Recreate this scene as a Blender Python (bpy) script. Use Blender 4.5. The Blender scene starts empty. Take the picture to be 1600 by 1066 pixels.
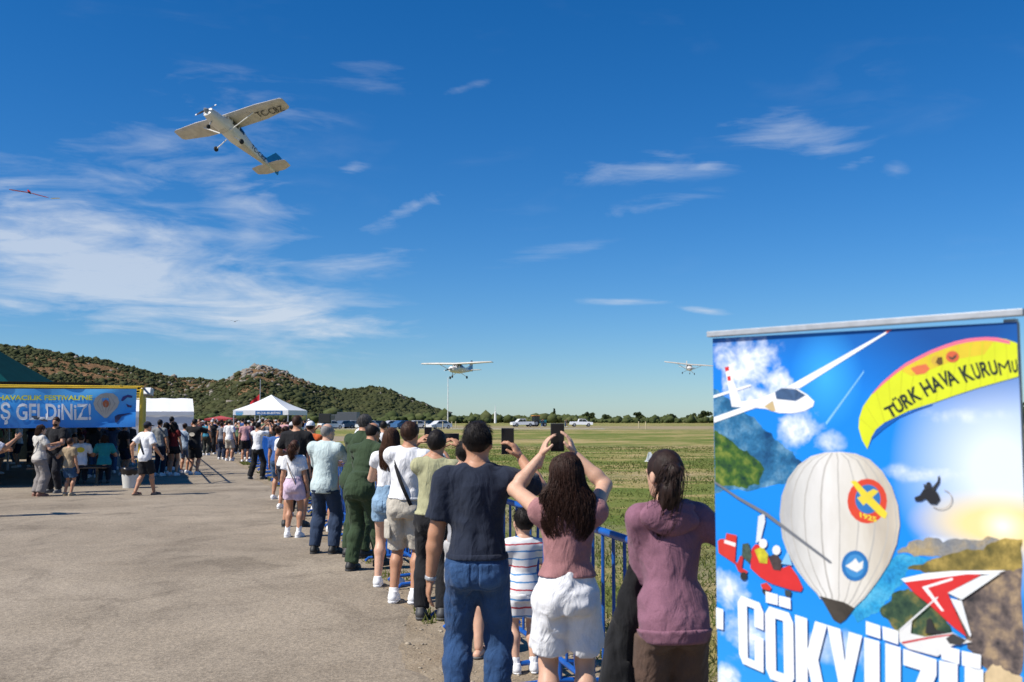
import bpy, bmesh, math, random
import numpy as np
from mathutils import Vector, Matrix
R = math.radians
random.seed(7); RNG = np.random.default_rng(7)
SC = bpy.context.scene
COL = SC.collection
# ------------------------------------------------------------------ camera
CAM_H, FPX, PITCH = 1.70, 1556.0, 4.484
cam = bpy.data.cameras.new('camera'); cam_o = bpy.data.objects.new('camera', cam); COL.objects.link(cam_o)
cam.sensor_width = 36; cam.lens = FPX/1600*36; cam.clip_end = 20000; cam.clip_start = .05
cam_o.location = (0, 0, CAM_H); cam_o.rotation_euler = (R(90+PITCH), 0, 0)
cam.dof.use_dof = True; cam.dof.focus_distance = 12.0; cam.dof.aperture_fstop = 4.0
SC.camera = cam_o
CF = Vector((0, math.cos(R(PITCH)), math.sin(R(PITCH)))); CU = Vector((0, -math.sin(R(PITCH)), math.cos(R(PITCH)))); CX = Vector((1, 0, 0))
def ray(px, py): return CF + CX*((px-800)/FPX) + CU*((533-py)/FPX)
def at(px, py, Y):                       # photo pixel at ground distance Y -> world point
    d = ray(px, py); k = Y/d.y
    return Vector((d.x*k, Y, CAM_H+d.z*k))
def gnd(px, py):
    d = ray(px, py); k = -CAM_H/d.z
    return Vector((d.x*k, d.y*k, 0))
# ------------------------------------------------------------------ sky and sun
SUN_EL, SUN_AZ = 48.0, math.atan2(-.894, -.447)          # from the left, a little behind the camera
world = bpy.data.worlds.new('World'); SC.world = world; world.use_nodes = True
def build_world():
    nt = world.node_tree; N = nt.nodes; L = nt.links; N.clear()
    out = N.new('ShaderNodeOutputWorld'); bg = N.new('ShaderNodeBackground'); bg.inputs[1].default_value = SKY_STRENGTH
    sky = N.new('ShaderNodeTexSky'); sky.sky_type = 'NISHITA'; sky.sun_disc = False
    sky.sun_elevation = R(SUN_EL); sky.sun_rotation = SUN_AZ; sky.altitude = 30; sky.air_density = 1.0; sky.dust_density = .12; sky.ozone_density = 3.2
    tc = N.new('ShaderNodeTexCoord')
    def math_(op, a, b=None, c=None, clamp=False):
        n = N.new('ShaderNodeMath'); n.operation = op; n.use_clamp = clamp
        for i, v in enumerate((a, b, c)):
            if v is None: continue
            if isinstance(v, (int, float)): n.inputs[i].default_value = v
            else: L.new(v, n.inputs[i])
        return n.outputs[0]
    sep = N.new('ShaderNodeSeparateXYZ'); L.new(tc.outputs['Generated'], sep.inputs[0])
    az = math_('ARCTAN2', sep.outputs[0], sep.outputs[1]); el = math_('ARCSINE', sep.outputs[2])
    comb = N.new('ShaderNodeCombineXYZ'); L.new(az, comb.inputs[0]); L.new(el, comb.inputs[1])
    def noise(scale, detail, rough, dist, sx, sy, rot, off=0):
        m = N.new('ShaderNodeMapping'); m.inputs['Scale'].default_value = (sx, sy, 1); m.inputs['Rotation'].default_value = (0, 0, R(rot)); m.inputs['Location'].default_value = (off, off*.7, off)
        L.new(comb.outputs[0], m.inputs[0]); n = N.new('ShaderNodeTexNoise'); L.new(m.outputs[0], n.inputs[0])
        n.inputs['Scale'].default_value = scale; n.inputs['Detail'].default_value = detail; n.inputs['Roughness'].default_value = rough; n.inputs['Distortion'].default_value = dist
        return n.outputs[0]
    wisp = noise(6, 9, .56, 1.3, 1, 4.2, 14, 3.1)
    fine = noise(22, 8, .65, .5, 1, 4.5, 14, 1.7)
    soft = noise(5, 4, .5, .3, 1, 2.0, 10, 5.2)
    tex = math_('ADD', math_('MULTIPLY', wisp, .74), math_('MULTIPLY', fine, .26))
    total = None
    for (px, py, rx, ry, ang, st, sof) in CLOUDS:
        d = ray(px, py); a0 = math.atan2(d.x, d.y); e0 = math.asin(d.normalized().z)
        da = math_('SUBTRACT', az, a0); de = math_('SUBTRACT', el, e0)
        c, s = math.cos(R(ang)), math.sin(R(ang)); k = FPX
        u = math_('ADD', math_('MULTIPLY', da, c*k/rx), math_('MULTIPLY', de, s*k/rx))
        v = math_('ADD', math_('MULTIPLY', da, -s*k/ry), math_('MULTIPLY', de, c*k/ry))
        r = math_('SQRT', math_('ADD', math_('MULTIPLY', u, u), math_('MULTIPLY', v, v)))
        mask = math_('SUBTRACT', 1.0, r, clamp=True)
        # density: the mask lowers the threshold at which the wisps show
        t = math_('ADD', math_('MULTIPLY', mask, .55+sof), math_('MULTIPLY', math_('SUBTRACT', tex, .585), 4.2))
        t = math_('MULTIPLY', t, .95, clamp=True)
        den = math_('MULTIPLY', math_('MULTIPLY', math_('POWER', t, 1.15), math_('MULTIPLY', math_('POWER', mask, .8), 2.0, clamp=True)), st)
        total = den if total is None else math_('MAXIMUM', total, den)
    stray = math_('MULTIPLY', math_('MULTIPLY', math_('SUBTRACT', soft, .56), 2.0, clamp=True), math_('MULTIPLY', math_('SUBTRACT', tex, .47), 1.2, clamp=True))
    total = math_('MINIMUM', math_('ADD', total, stray), .9)
    mix = N.new('ShaderNodeMix'); mix.data_type = 'RGBA'
    L.new(total, mix.inputs['Factor']); 
    hs = N.new('ShaderNodeHueSaturation'); hs.inputs['Saturation'].default_value = SKY_SAT; hs.inputs['Value'].default_value = 1.0
    wb = N.new('ShaderNodeMix'); wb.data_type = 'RGBA'; wb.blend_type = 'MULTIPLY'; wb.inputs['Factor'].default_value = 1; wb.inputs['B'].default_value = SKY_WB
    L.new(sky.outputs[0], wb.inputs['A']); L.new(wb.outputs['Result'], hs.inputs['Color'])
    L.new(hs.outputs[0], mix.inputs['A']); mix.inputs['B'].default_value = CLOUD_COL
    L.new(mix.outputs['Result'], bg.inputs[0]); L.new(bg.outputs[0], out.inputs[0])
SKY_STRENGTH, SKY_SAT, SKY_WB = .079, 1.2, (.72, .92, 1.2, 1)
CLOUD_COL = (7.6, 8.2, 9.0, 1)
# px, py, half-length, half-height, tilt, strength, softness of each cirrus streak
CLOUDS = [(100, 400, 560, 150, -13, .66, .8), (300, 450, 400, 85, -10, .66, .75), (430, 496, 290, 48, -4, .76, .85), (395, 355, 110, 150, 30, .42, .6),
          (240, 235, 330, 95, 18, .34, .55), (120, 310, 300, 90, -6, .3, .4), (520, 420, 190, 40, 8, .4, .45), (655, 318, 130, 24, 26, .45, .42), (551, 264, 34, 18, 10, .4, .4),
          (360, 140, 150, 45, -5, .22, .4), (1030, 262, 190, 30, 3, .4, .34), (1100, 258, 60, 16, 4, .5, .5), (1235, 208, 150, 44, -10, .38, .3), (1350, 250, 50, 14, 12, .35, .4), (1400, 266, 26, 30, 40, .22, .35),
          (1030, 320, 120, 20, 8, .28, .45), (980, 470, 100, 9, 0, .4, .6), (1100, 485, 55, 8, -8, .5, .65), (560, 475, 110, 11, -1, .4, .55), (725, 137, 60, 10, 14, .2, .4), (580, 118, 120, 35, -4, .18, .4), (860, 395, 130, 18, 10, .2, .4)]
build_world()
sun = bpy.data.lights.new('sun', 'SUN'); sun.energy = 5.0; sun.angle = R(.53); sun.color = (1, .94, .85)
sun_o = bpy.data.objects.new('sun', sun); COL.objects.link(sun_o)
_sd = Vector((-.894*math.cos(R(SUN_EL)), -.447*math.cos(R(SUN_EL)), math.sin(R(SUN_EL))))
sun_o.rotation_euler = _sd.to_track_quat('Z', 'Y').to_euler(); sun_o.location = (-20, -10, 30)
SC.view_settings.view_transform = 'Standard'; SC.view_settings.look = 'None'; SC.view_settings.gamma = 1
SC.view_settings.exposure = 0.24; SC.view_settings.use_curve_mapping = False
SC.cycles.use_denoising = True; SC.cycles.max_bounces = 6; SC.cycles.transparent_max_bounces = 6
# ------------------------------------------------------------------ helpers
def tag(o, label=None, cat=None, group=None, kind=None):
    if label: o['label'] = label
    if cat: o['category'] = cat
    if group: o['group'] = group
    if kind: o['kind'] = kind
    return o
def empty(name, loc=(0, 0, 0), rz=0, label=None, cat=None, group=None):
    o = bpy.data.objects.new(name, None); COL.objects.link(o); o.location = loc; o.rotation_euler = (0, 0, rz); o.empty_display_size = .1
    return tag(o, label, cat, group)
def link(name, me, mat=None, parent=None):
    o = bpy.data.objects.new(name, me); COL.objects.link(o)
    if mat is not None and not me.materials: me.materials.append(mat)
    if parent is not None: o.parent = parent
    return o
def mesh(name, V, F, mat=None, parent=None, smooth=False):
    me = bpy.data.meshes.new(name)
    V = np.asarray(V, dtype=np.float32).reshape(-1, 3)
    if isinstance(F, np.ndarray):
        n, k = F.shape
        me.vertices.add(len(V)); me.vertices.foreach_set('co', V.ravel())
        me.loops.add(n*k); me.loops.foreach_set('vertex_index', F.astype(np.int32).ravel())
        me.polygons.add(n); me.polygons.foreach_set('loop_start', np.arange(0, n*k, k, dtype=np.int32))
        me.update(calc_edges=True)
    else:
        me.from_pydata([tuple(map(float, v)) for v in V], [], [tuple(f) for f in F]); me.update()
    if smooth: me.polygons.foreach_set('use_smooth', np.ones(len(me.polygons), dtype=bool))
    return link(name, me, mat, parent)
class MB:                                   # collects solids into one mesh
    def __init__(s): s.V = []; s.F = []
    def add(s, V, F):
        b = len(s.V); s.V += [tuple(v) for v in V]; s.F += [tuple(i+b for i in f) for f in F]; return s
    def box(s, c, d, M=None, bev=0):
        x, y, z = d[0]/2, d[1]/2, d[2]/2
        if bev <= 0:
            V = [(sx*x, sy*y, sz*z) for sx in (-1, 1) for sy in (-1, 1) for sz in (-1, 1)]
            F = [(0, 1, 3, 2), (4, 6, 7, 5), (0, 4, 5, 1), (2, 3, 7, 6), (0, 2, 6, 4), (1, 5, 7, 3)]
        else:
            bm = bmesh.new(); bmesh.ops.create_cube(bm, size=1)
            for v in bm.verts: v.co = Vector((v.co.x*d[0], v.co.y*d[1], v.co.z*d[2]))
            bmesh.ops.bevel(bm, geom=bm.edges[:], offset=bev, segments=2, profile=.6, affect='EDGES')
            V = [v.co.copy() for v in bm.verts]; F = [[v.index for v in f.verts] for f in bm.faces]; bm.free()
        c = Vector(c)
        V = [(M @ Vector(v) if M is not None else Vector(v)) + c for v in V]
        return s.add(V, F)
    def tube(s, pts, r, n=8, caps=True):
        pts = [Vector(p) for p in pts]; rr = r if isinstance(r, (list, tuple)) else [r]*len(pts)
        V = []; F = []; up = None
        for i, p in enumerate(pts):
            t = (pts[min(i+1, len(pts)-1)]-pts[max(i-1, 0)]).normalized()
            if up is None: up = Vector((0, 0, 1)) if abs(t.z) < .9 else Vector((1, 0, 0))
            a = t.cross(up).normalized(); b = a.cross(t).normalized(); up = b
            V += [p + (a*math.cos(2*math.pi*k/n)+b*math.sin(2*math.pi*k/n))*rr[i] for k in range(n)]
        for i in range(len(pts)-1):
            for k in range(n): F.append((i*n+k, i*n+(k+1) % n, (i+1)*n+(k+1) % n, (i+1)*n+k))
        if caps: F.append(tuple(range(n))[::-1]); F.append(tuple((len(pts)-1)*n+k for k in range(n)))
        return s.add(V, F)
    def lathe(s, prof, n=20, c=(0, 0, 0), M=None):
        c = Vector(c); V = []; F = []
        for (r, z) in prof:
            for k in range(n):
                v = Vector((r*math.cos(2*math.pi*k/n), r*math.sin(2*math.pi*k/n), z)); V.append((M @ v if M is not None else v)+c)
        for i in range(len(prof)-1):
            for k in range(n): F.append((i*n+k, i*n+(k+1) % n, (i+1)*n+(k+1) % n, (i+1)*n+k))
        F.append(tuple(range(n))[::-1]); F.append(tuple((len(prof)-1)*n+k for k in range(n)))
        return s.add(V, F)
    def prism(s, poly, y0, y1, ax=(0, 2, 1)):   # polygon in two axes, extruded along the third
        n = len(poly); V = []
        for d in (y0, y1):
            for (a, b) in poly:
                v = [0, 0, 0]; v[ax[0]] = a; v[ax[1]] = b; v[ax[2]] = d; V.append(v)
        F = [tuple(range(n)), tuple(range(2*n-1, n-1, -1))] + [(i, n+i, n+(i+1) % n, (i+1) % n) for i in range(n)]
        return s.add(V, F)
    def loft(s, rings, caps=True):
        n = len(rings[0]); V = [v for r_ in rings for v in r_]; F = []
        for i in range(len(rings)-1):
            for k in range(n): F.append((i*n+k, i*n+(k+1) % n, (i+1)*n+(k+1) % n, (i+1)*n+k))
        if caps: F.append(tuple(range(n))[::-1]); F.append(tuple((len(rings)-1)*n+k for k in range(n)))
        return s.add(V, F)
    def build(s, name, mat, parent=None, smooth=False, fix=True):
        me = bpy.data.meshes.new(name); me.from_pydata([tuple(v) for v in s.V], [], s.F)
        if fix:
            bm = bmesh.new(); bm.from_mesh(me); bmesh.ops.recalc_face_normals(bm, faces=bm.faces[:]); bm.to_mesh(me); bm.free()
        me.update()
        if smooth:
            me.polygons.foreach_set('use_smooth', np.ones(len(me.polygons), dtype=bool))
            me.set_sharp_from_angle(angle=R(38))
        return link(name, me, mat, parent)
def copy_tree(o, parent=None):
    c = o.copy(); COL.objects.link(c)
    if parent is not None: c.parent = parent
    for ch in o.children: copy_tree(ch, c)
    return c
# value noise in numpy
_LAT = RNG.random((32, 32, 32)).astype(np.float32)
def vnoise(P, seed=0):
    P = P + np.float32(seed*7.31); i = np.floor(P).astype(np.int32); f = (P-i).astype(np.float32); f = f*f*(3-2*f); i &= 31; j = (i+1) & 31
    x0, y0, z0 = i[..., 0], i[..., 1], i[..., 2]; x1, y1, z1 = j[..., 0], j[..., 1], j[..., 2]; fx, fy, fz = f[..., 0], f[..., 1], f[..., 2]
    a = _LAT[x0, y0, z0]*(1-fx)+_LAT[x1, y0, z0]*fx; b = _LAT[x0, y1, z0]*(1-fx)+_LAT[x1, y1, z0]*fx
    c = _LAT[x0, y0, z1]*(1-fx)+_LAT[x1, y0, z1]*fx; d = _LAT[x0, y1, z1]*(1-fx)+_LAT[x1, y1, z1]*fx
    return ((a*(1-fy)+b*fy)*(1-fz)+(c*(1-fy)+d*fy)*fz)*2-1
def fbm(P, o=4, seed=0):
    s = 0; a = 1; t = 0
    for k in range(o): s = s+a*vnoise(P*(2.0**k), seed+k); t += a; a *= .5
    return s/t
# ------------------------------------------------------------------ materials
def nmat(name):
    m = bpy.data.materials.new(name); m.use_nodes = True; nt = m.node_tree
    return m, nt, nt.nodes['Principled BSDF']
def nd(nt, typ, **kw):
    n = nt.nodes.new(typ)
    for k, v in kw.items():
        if k in n.inputs: n.inputs[k].default_value = v
        else: setattr(n, k, v)
    return n
def ramp(nt, fac, stops):
    r = nt.nodes.new('ShaderNodeValToRGB'); e = r.color_ramp.elements
    while len(e) < len(stops): e.new(.5)
    for i, (p, c) in enumerate(stops): e[i].position = p; e[i].color = (*c, 1) if len(c) == 3 else c
    nt.links.new(fac, r.inputs[0]); return r.outputs[0]
def mixc(nt, fac, a, b, mode='MIX'):
    m = nt.nodes.new('ShaderNodeMix'); m.data_type = 'RGBA'; m.blend_type = mode
    for key, v in (('Factor', fac), ('A', a), ('B', b)):
        if isinstance(v, bpy.types.NodeSocket): nt.links.new(v, m.inputs[key])
        elif key == 'Factor': m.inputs[key].default_value = v
        else: m.inputs[key].default_value = (*v, 1) if len(v) == 3 else v
    return m.outputs['Result']
def tnoise(nt, scale, detail=4, rough=.55, dist=0, vec=None, sc=None):
    n = nd(nt, 'ShaderNodeTexNoise', Scale=scale, Detail=detail, Roughness=rough, Distortion=dist)
    if vec is None:
        tc = nt.nodes.new('ShaderNodeTexCoord'); vec = tc.outputs['Object']
    if sc is not None:
        mp = nd(nt, 'ShaderNodeMapping', Scale=sc); nt.links.new(vec, mp.inputs[0]); vec = mp.outputs[0]
    nt.links.new(vec, n.inputs['Vector']); return n.outputs['Fac']
def bump(nt, b, h, strength=.3, dist=.01):
    n = nd(nt, 'ShaderNodeBump', Strength=strength, Distance=dist); nt.links.new(h, n.inputs['Height']); nt.links.new(n.outputs[0], b.inputs['Normal'])
_PM = {}
def paint(col, rough=.5, metal=0, var=.12, scale=6, bumpy=.0, spec=.5):
    key = (tuple(col), rough, metal, var, scale, bumpy, spec)
    if key in _PM: return _PM[key]
    m, nt, b = nmat('surface'); b.inputs['Roughness'].default_value = rough; b.inputs['Metallic'].default_value = metal; b.inputs['Specular IOR Level'].default_value = spec
    f = tnoise(nt, scale, 5, .6)
    c = ramp(nt, f, [(.3, tuple(x*(1-var) for x in col)), (.7, tuple(min(1, x*(1+var)) for x in col))]); nt.links.new(c, b.inputs['Base Color'])
    if bumpy: bump(nt, b, tnoise(nt, scale*8, 3), bumpy, .01)
    _PM[key] = m; return m
def cloth(col, weave=True, var=.10, rough=.9, folds=.5):
    key = ('c', tuple(col), var, rough, folds)
    if key in _PM: return _PM[key]
    m, nt, b = nmat('fabric'); b.inputs['Roughness'].default_value = rough; b.inputs['Specular IOR Level'].default_value = .2
    b.inputs['Sheen Weight'].default_value = .08
    f = tnoise(nt, 9, 5, .6); f2 = tnoise(nt, 260, 2, .5)
    c = ramp(nt, f, [(.3, tuple(x*(1-var) for x in col)), (.7, tuple(min(1, x*(1+var)) for x in col))])
    c = mixc(nt, .12, c, ramp(nt, f2, [(.35, (0, 0, 0)), (.65, (1, 1, 1))]), 'OVERLAY'); nt.links.new(c, b.inputs['Base Color'])
    tc = nt.nodes.new('ShaderNodeTexCoord').outputs['Object']
    w = tnoise(nt, 8, 3, .5, 2.2, tc, (1.3, 1.3, .55)); w2 = nd(nt, 'ShaderNodeTexVoronoi', Scale=7, feature='SMOOTH_F1'); w2.inputs['Smoothness'].default_value = .25
    wp = nd(nt, 'ShaderNodeVectorMath', operation='MULTIPLY_ADD'); nn = nd(nt, 'ShaderNodeTexNoise', Scale=5, Detail=2); nt.links.new(tc, nn.inputs['Vector']); nt.links.new(nn.outputs['Color'], wp.inputs[0]); wp.inputs[1].default_value = (.5, .5, .5); nt.links.new(tc, wp.inputs[2]); mp = nd(nt, 'ShaderNodeMapping', Scale=(1, 1, .45), Rotation=(0, R(20), 0)); nt.links.new(wp.outputs[0], mp.inputs[0]); nt.links.new(mp.outputs[0], w2.inputs['Vector'])
    sm_ = nd(nt, 'ShaderNodeMath', operation='MULTIPLY_ADD'); nt.links.new(w2.outputs['Distance'], sm_.inputs[0]); sm_.inputs[1].default_value = .7; nt.links.new(w, sm_.inputs[2]); bump(nt, b, sm_.outputs[0], folds*1.1, .026)
    _PM[key] = m; return m
# ------------------------------------------------------------------ ground, apron, hills
FENCE = [(1.75, .6), (1.12, 3.1), (.5, 5.6), (.02, 7.5), (-1.56, 12.5), (-3.13, 17.5), (-5.5, 25), (-7.7, 32), (-9.9, 39), (-13.0, 49)]
EDGE = [(.9, 0), (.4, 2.5), (-.1, 4.6), (-.5, 6.4), (-1.05, 8.7), (-2.1, 12.3), (-3.9, 18.2), (-7.5, 29.4), (-13.4, 46.4), (-21.5, 75), (-34, 120)]
def interp(pl, y): return np.interp(y, [p[1] for p in pl], [p[0] for p in pl])
def ground_mat():
    m, nt, b = nmat('ground'); b.inputs['Roughness'].default_value = 1; b.inputs['Specular IOR Level'].default_value = .1
    tc = nt.nodes.new('ShaderNodeTexCoord').outputs['Object']
    big = tnoise(nt, .06, 5, .6, .3, tc, (.7, 1.2, 1)); mid = tnoise(nt, .42, 6, .68, .4, tc, (.8, 1.15, 1)); fin = tnoise(nt, 9, 6, .7, 0, tc); vf = tnoise(nt, 60, 3, .6, 0, tc)
    add = nd(nt, 'ShaderNodeMath', operation='MULTIPLY_ADD'); nt.links.new(mid, add.inputs[0]); add.inputs[1].default_value = .6
    m2 = nd(nt, 'ShaderNodeMath', operation='MULTIPLY'); nt.links.new(big, m2.inputs[0]); m2.inputs[1].default_value = .55; nt.links.new(m2.outputs[0], add.inputs[2])
    grass = ramp(nt, add.outputs[0], [(.46, (.40, .30, .15)), (.55, (.30, .25, .095)), (.585, (.16, .18, .045)), (.72, (.09, .14, .025))])
    gv = ramp(nt, fin, [(.3, (.35, .35, .35)), (.7, (.66, .66, .66))]); grass = mixc(nt, .75, grass, gv, 'OVERLAY')
    at_ = nd(nt, 'ShaderNodeAttribute', attribute_name='dirt')
    dirt = ramp(nt, tnoise(nt, 2.2, 7, .7, .2, tc), [(.3, (.22, .17, .115)), (.55, (.31, .25, .175)), (.75, (.40, .335, .25))])
    dirt = mixc(nt, .6, dirt, ramp(nt, vf, [(.3, (.3, .3, .3)), (.7, (.7, .7, .7))]), 'OVERLAY')
    k = nd(nt, 'ShaderNodeMath', operation='MULTIPLY_ADD'); nt.links.new(tnoise(nt, 1.3, 6, .7, .3, tc), k.inputs[0]); k.inputs[1].default_value = 1.5
    k2 = nd(nt, 'ShaderNodeMath', operation='MULTIPLY_ADD'); nt.links.new(at_.outputs['Fac'], k2.inputs[0]); k2.inputs[1].default_value = 2.0; k2.inputs[2].default_value = -1.25; nt.links.new(k2.outputs[0], k.inputs[2])
    k3 = nd(nt, 'ShaderNodeClamp'); nt.links.new(k.outputs[0], k3.inputs[0])
    nt.links.new(mixc(nt, k3.outputs[0], grass, dirt), b.inputs['Base Color']); bump(nt, b, fin, .8, .05)
    return m
def build_ground():
    xs = np.unique(np.concatenate([np.linspace(-6000, -400, 8), np.linspace(-400, -30, 20), np.arange(-30, 20, .5), np.linspace(20, 400, 30), np.linspace(400, 6000, 8)]))
    ys = np.unique(np.concatenate([np.linspace(-3000, -10, 8), np.arange(-10, 60, .5), np.linspace(60, 340, 110), np.linspace(340, 9000, 14)]))
    X, Y = np.meshgrid(xs, ys, indexing='ij'); Z = np.zeros_like(X)
    V = np.stack([X, Y, Z], -1).reshape(-1, 3); nx, ny = X.shape
    i = np.arange((nx-1)*(ny-1)); a = (i//(ny-1))*ny+i % (ny-1); F = np.stack([a, a+ny, a+ny+1, a+1], 1)
    o = mesh('ground', V, F, ground_mat()); tag(o, kind='structure')
    fx = np.interp(Y, [p[1] for p in FENCE], [p[0] for p in FENCE]); d = X-fx
    near = np.clip(1-np.maximum(d-.2, 0)/1.6, 0, 1)*np.where(Y < 60, 1, 0)
    far = np.exp(-((Y-205)/62)**2)*.62*np.where(X > -90, 1, .4)+np.clip((Y-330)/200, 0, .3)
    streak = .38*np.exp(-((Y-30)/5.0)**2)+.34*np.exp(-((Y-62)/7)**2)+.5*np.exp(-((d-3.2)/1.6)**2)*(Y < 45)
    w = np.maximum(np.maximum(near, far), np.where(d > 0, streak, 0)); w = np.where((d < -.4) & (Y < 100), 1, w)
    at_ = o.data.attributes.new('dirt', 'FLOAT', 'POINT'); at_.data.foreach_set('value', w.reshape(-1).astype(np.float32))
    return o
GROUND = build_ground()
def asphalt_mat():
    m, nt, b = nmat('asphalt'); b.inputs['Roughness'].default_value = .93; b.inputs['Specular IOR Level'].default_value = .25
    tc = nt.nodes.new('ShaderNodeTexCoord').outputs['Object']
    spk = nd(nt, 'ShaderNodeTexVoronoi', Scale=75); nt.links.new(tc, spk.inputs['Vector'])
    base = ramp(nt, tnoise(nt, .35, 7, .62, .5, tc), [(.28, (.205, .166, .12)), (.5, (.28, .232, .172)), (.72, (.35, .292, .22))])
    st = ramp(nt, tnoise(nt, 1.1, 6, .7, 1.0, tc, (1, .7, 1)), [(.3, (.33, .325, .32)), (.47, (.5, .5, .5)), (.8, (.59, .585, .575))]); base = mixc(nt, .9, base, st, 'OVERLAY')
    g = ramp(nt, spk.outputs['Color'], [(.1, (.27, .27, .27)), (.5, (.5, .5, .5)), (.92, (.74, .73, .71))]); base = mixc(nt, .62, base, g, 'OVERLAY')
    fn = tnoise(nt, 28, 5, .75, 0, tc); base = mixc(nt, .4, base, ramp(nt, fn, [(.32, (.25, .25, .25)), (.68, (.72, .72, .72))]), 'OVERLAY')
    cr = nd(nt, 'ShaderNodeTexVoronoi', Scale=.24, feature='DISTANCE_TO_EDGE')
    wv = nd(nt, 'ShaderNodeVectorMath', operation='ADD'); nn = nd(nt, 'ShaderNodeTexNoise', Scale=1.3, Detail=6); nt.links.new(tc, nn.inputs['Vector']); nt.links.new(tc, wv.inputs[0]); nt.links.new(nn.outputs['Color'], wv.inputs[1]); nt.links.new(wv.outputs[0], cr.inputs['Vector'])
    ck = ramp(nt, cr.outputs['Distance'], [(0, (.62, .6, .57)), (.0035, (.8, .8, .8)), (.007, (1, 1, 1))]); base = mixc(nt, .45, base, ck, 'MULTIPLY')
    blot = ramp(nt, tnoise(nt, .55, 3, .5, .4, tc, (.6, 1.5, 1)), [(.66, (1, 1, 1)), (.74, (.66, .64, .62))]); base = mixc(nt, .6, base, blot, 'MULTIPLY')
    nt.links.new(base, b.inputs['Base Color']); bump(nt, b, spk.outputs['Distance'], .45, .006)
    return m
def build_apron():
    ys = np.concatenate([np.arange(-12, 30, .12), np.arange(30, 125, .5)]); V = []; F = []
    P = np.stack([ys*1.7, ys*0, ys*0], -1); n1 = fbm(P, 4, 3)*.22+fbm(P*.25, 2, 9)*.35
    for y, n in zip(ys, n1):
        x = float(interp(EDGE, y))+float(n); V += [(-140, y, .008), (x, y, .008), (x+.10+.06*abs(n), y, -.003)]
    for i in range(len(ys)-1):
        a = 3*i; F += [(a, a+1, a+4, a+3), (a+1, a+2, a+5, a+4)]
    tag(mesh('asphalt_apron', V, F, asphalt_mat()), kind='structure')
build_apron()
# ---- hills: a polar height field, ridge heights in metres at their real distances
SIL = [(-900, 500), (-500, 505), (-200, 520), (0, 531), (50, 536), (100, 545), (150, 556), (200, 569), (250, 583), (290, 591), (330, 592), (360, 583), (385, 568), (405, 562), (430, 569), (460, 584), (500, 601), (530, 608), (560, 606), (590, 603), (610, 608), (640, 622), (665, 630), (690, 641), (708, 650), (730, 657), (800, 660), (2600, 660)]
def hill_h(az, r):
    px = 800+FPX*np.tan(az); py = np.interp(px, [s[0] for s in SIL], [s[1] for s in SIL])
    Rr = np.interp(px, [0, 300, 380, 470, 560, 640, 720], [900, 860, 720, 740, 860, 840, 800])
    Hr = np.maximum((656.5-py)/FPX*Rr*np.cos(az)*.955, -4)
    foot = Rr*.52; t = np.clip((r-foot)/(Rr-foot), 0, 1.6)
    s = np.where(t < 1, t*t*(3-2*t)*.55+t*.45, 1-(t-1)*.55)
    return Hr*np.maximum(s, 0)+CAM_H*np.clip(t, 0, 1)*0, Hr, t
def build_hills():
    az = np.arange(R(-46), R(2), R(.11)); rr = np.linspace(360, 1250, 130); A, RR = np.meshgrid(az, rr, indexing='ij')
    h, Hr, t = hill_h(A, RR); X = RR*np.sin(A); Y = RR*np.cos(A)
    P = np.stack([X, Y, X*0], -1).astype(np.float32); n = fbm(P/70, 5, 2)
    rg = 1-np.abs(fbm(P/26, 3, 6)); Z = h+np.clip(Hr/30, 0, 1)*np.clip(t*3, 0, 1)*(n*4.5+(rg-.8)*3.0)-.6
    V = np.stack([X, Y, Z], -1).reshape(-1, 3); nx, ny = X.shape
    i = np.arange((nx-1)*(ny-1)); a = (i//(ny-1))*ny+i % (ny-1); F = np.stack([a, a+1, a+ny+1, a+ny], 1)
    m, nt, b = nmat('hillside'); b.inputs['Roughness'].default_value = 1; b.inputs['Specular IOR Level'].default_value = 0
    tc = nt.nodes.new('ShaderNodeTexCoord').outputs['Object']
    c = ramp(nt, tnoise(nt, .02, 7, .65, .4, tc), [(.33, (.085, .072, .035)), (.46, (.16, .105, .055)), (.6, (.24, .14, .075)), (.75, (.28, .19, .115))])
    c = mixc(nt, .7, c, ramp(nt, tnoise(nt, .22, 6, .7, 0, tc), [(.3, (.25, .25, .25)), (.7, (.75, .75, .75))]), 'OVERLAY')
    nt.links.new(c, b.inputs['Base Color']); bump(nt, b, tnoise(nt, .3, 6, .7, 0, tc), 1, 2.0)
    o = mesh('hills', V, F.astype(np.int32), m, smooth=True); tag(o, kind='structure')
    return az, rr, Z
AZ, RRR, HZ = build_hills()
def hill_z(a, r):
    i = np.clip((a-AZ[0])/(AZ[1]-AZ[0]), 0, len(AZ)-2); j = np.clip((r-RRR[0])/(RRR[1]-RRR[0]), 0, len(RRR)-2)
    i0 = i.astype(int); j0 = j.astype(int); fi = i-i0; fj = j-j0
    return (HZ[i0, j0]*(1-fi)+HZ[i0+1, j0]*fi)*(1-fj)+(HZ[i0, j0+1]*(1-fi)+HZ[i0+1, j0+1]*fi)*fj
def ico(sub):
    bm = bmesh.new(); bmesh.ops.create_icosphere(bm, subdivisions=sub, radius=1)
    V = np.array([v.co[:] for v in bm.verts], dtype=np.float32); F = np.array([[v.index for v in f.verts] for f in bm.faces], dtype=np.int32); bm.free(); return V, F
ICO1, ICO2 = ico(1), ico(2)
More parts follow.
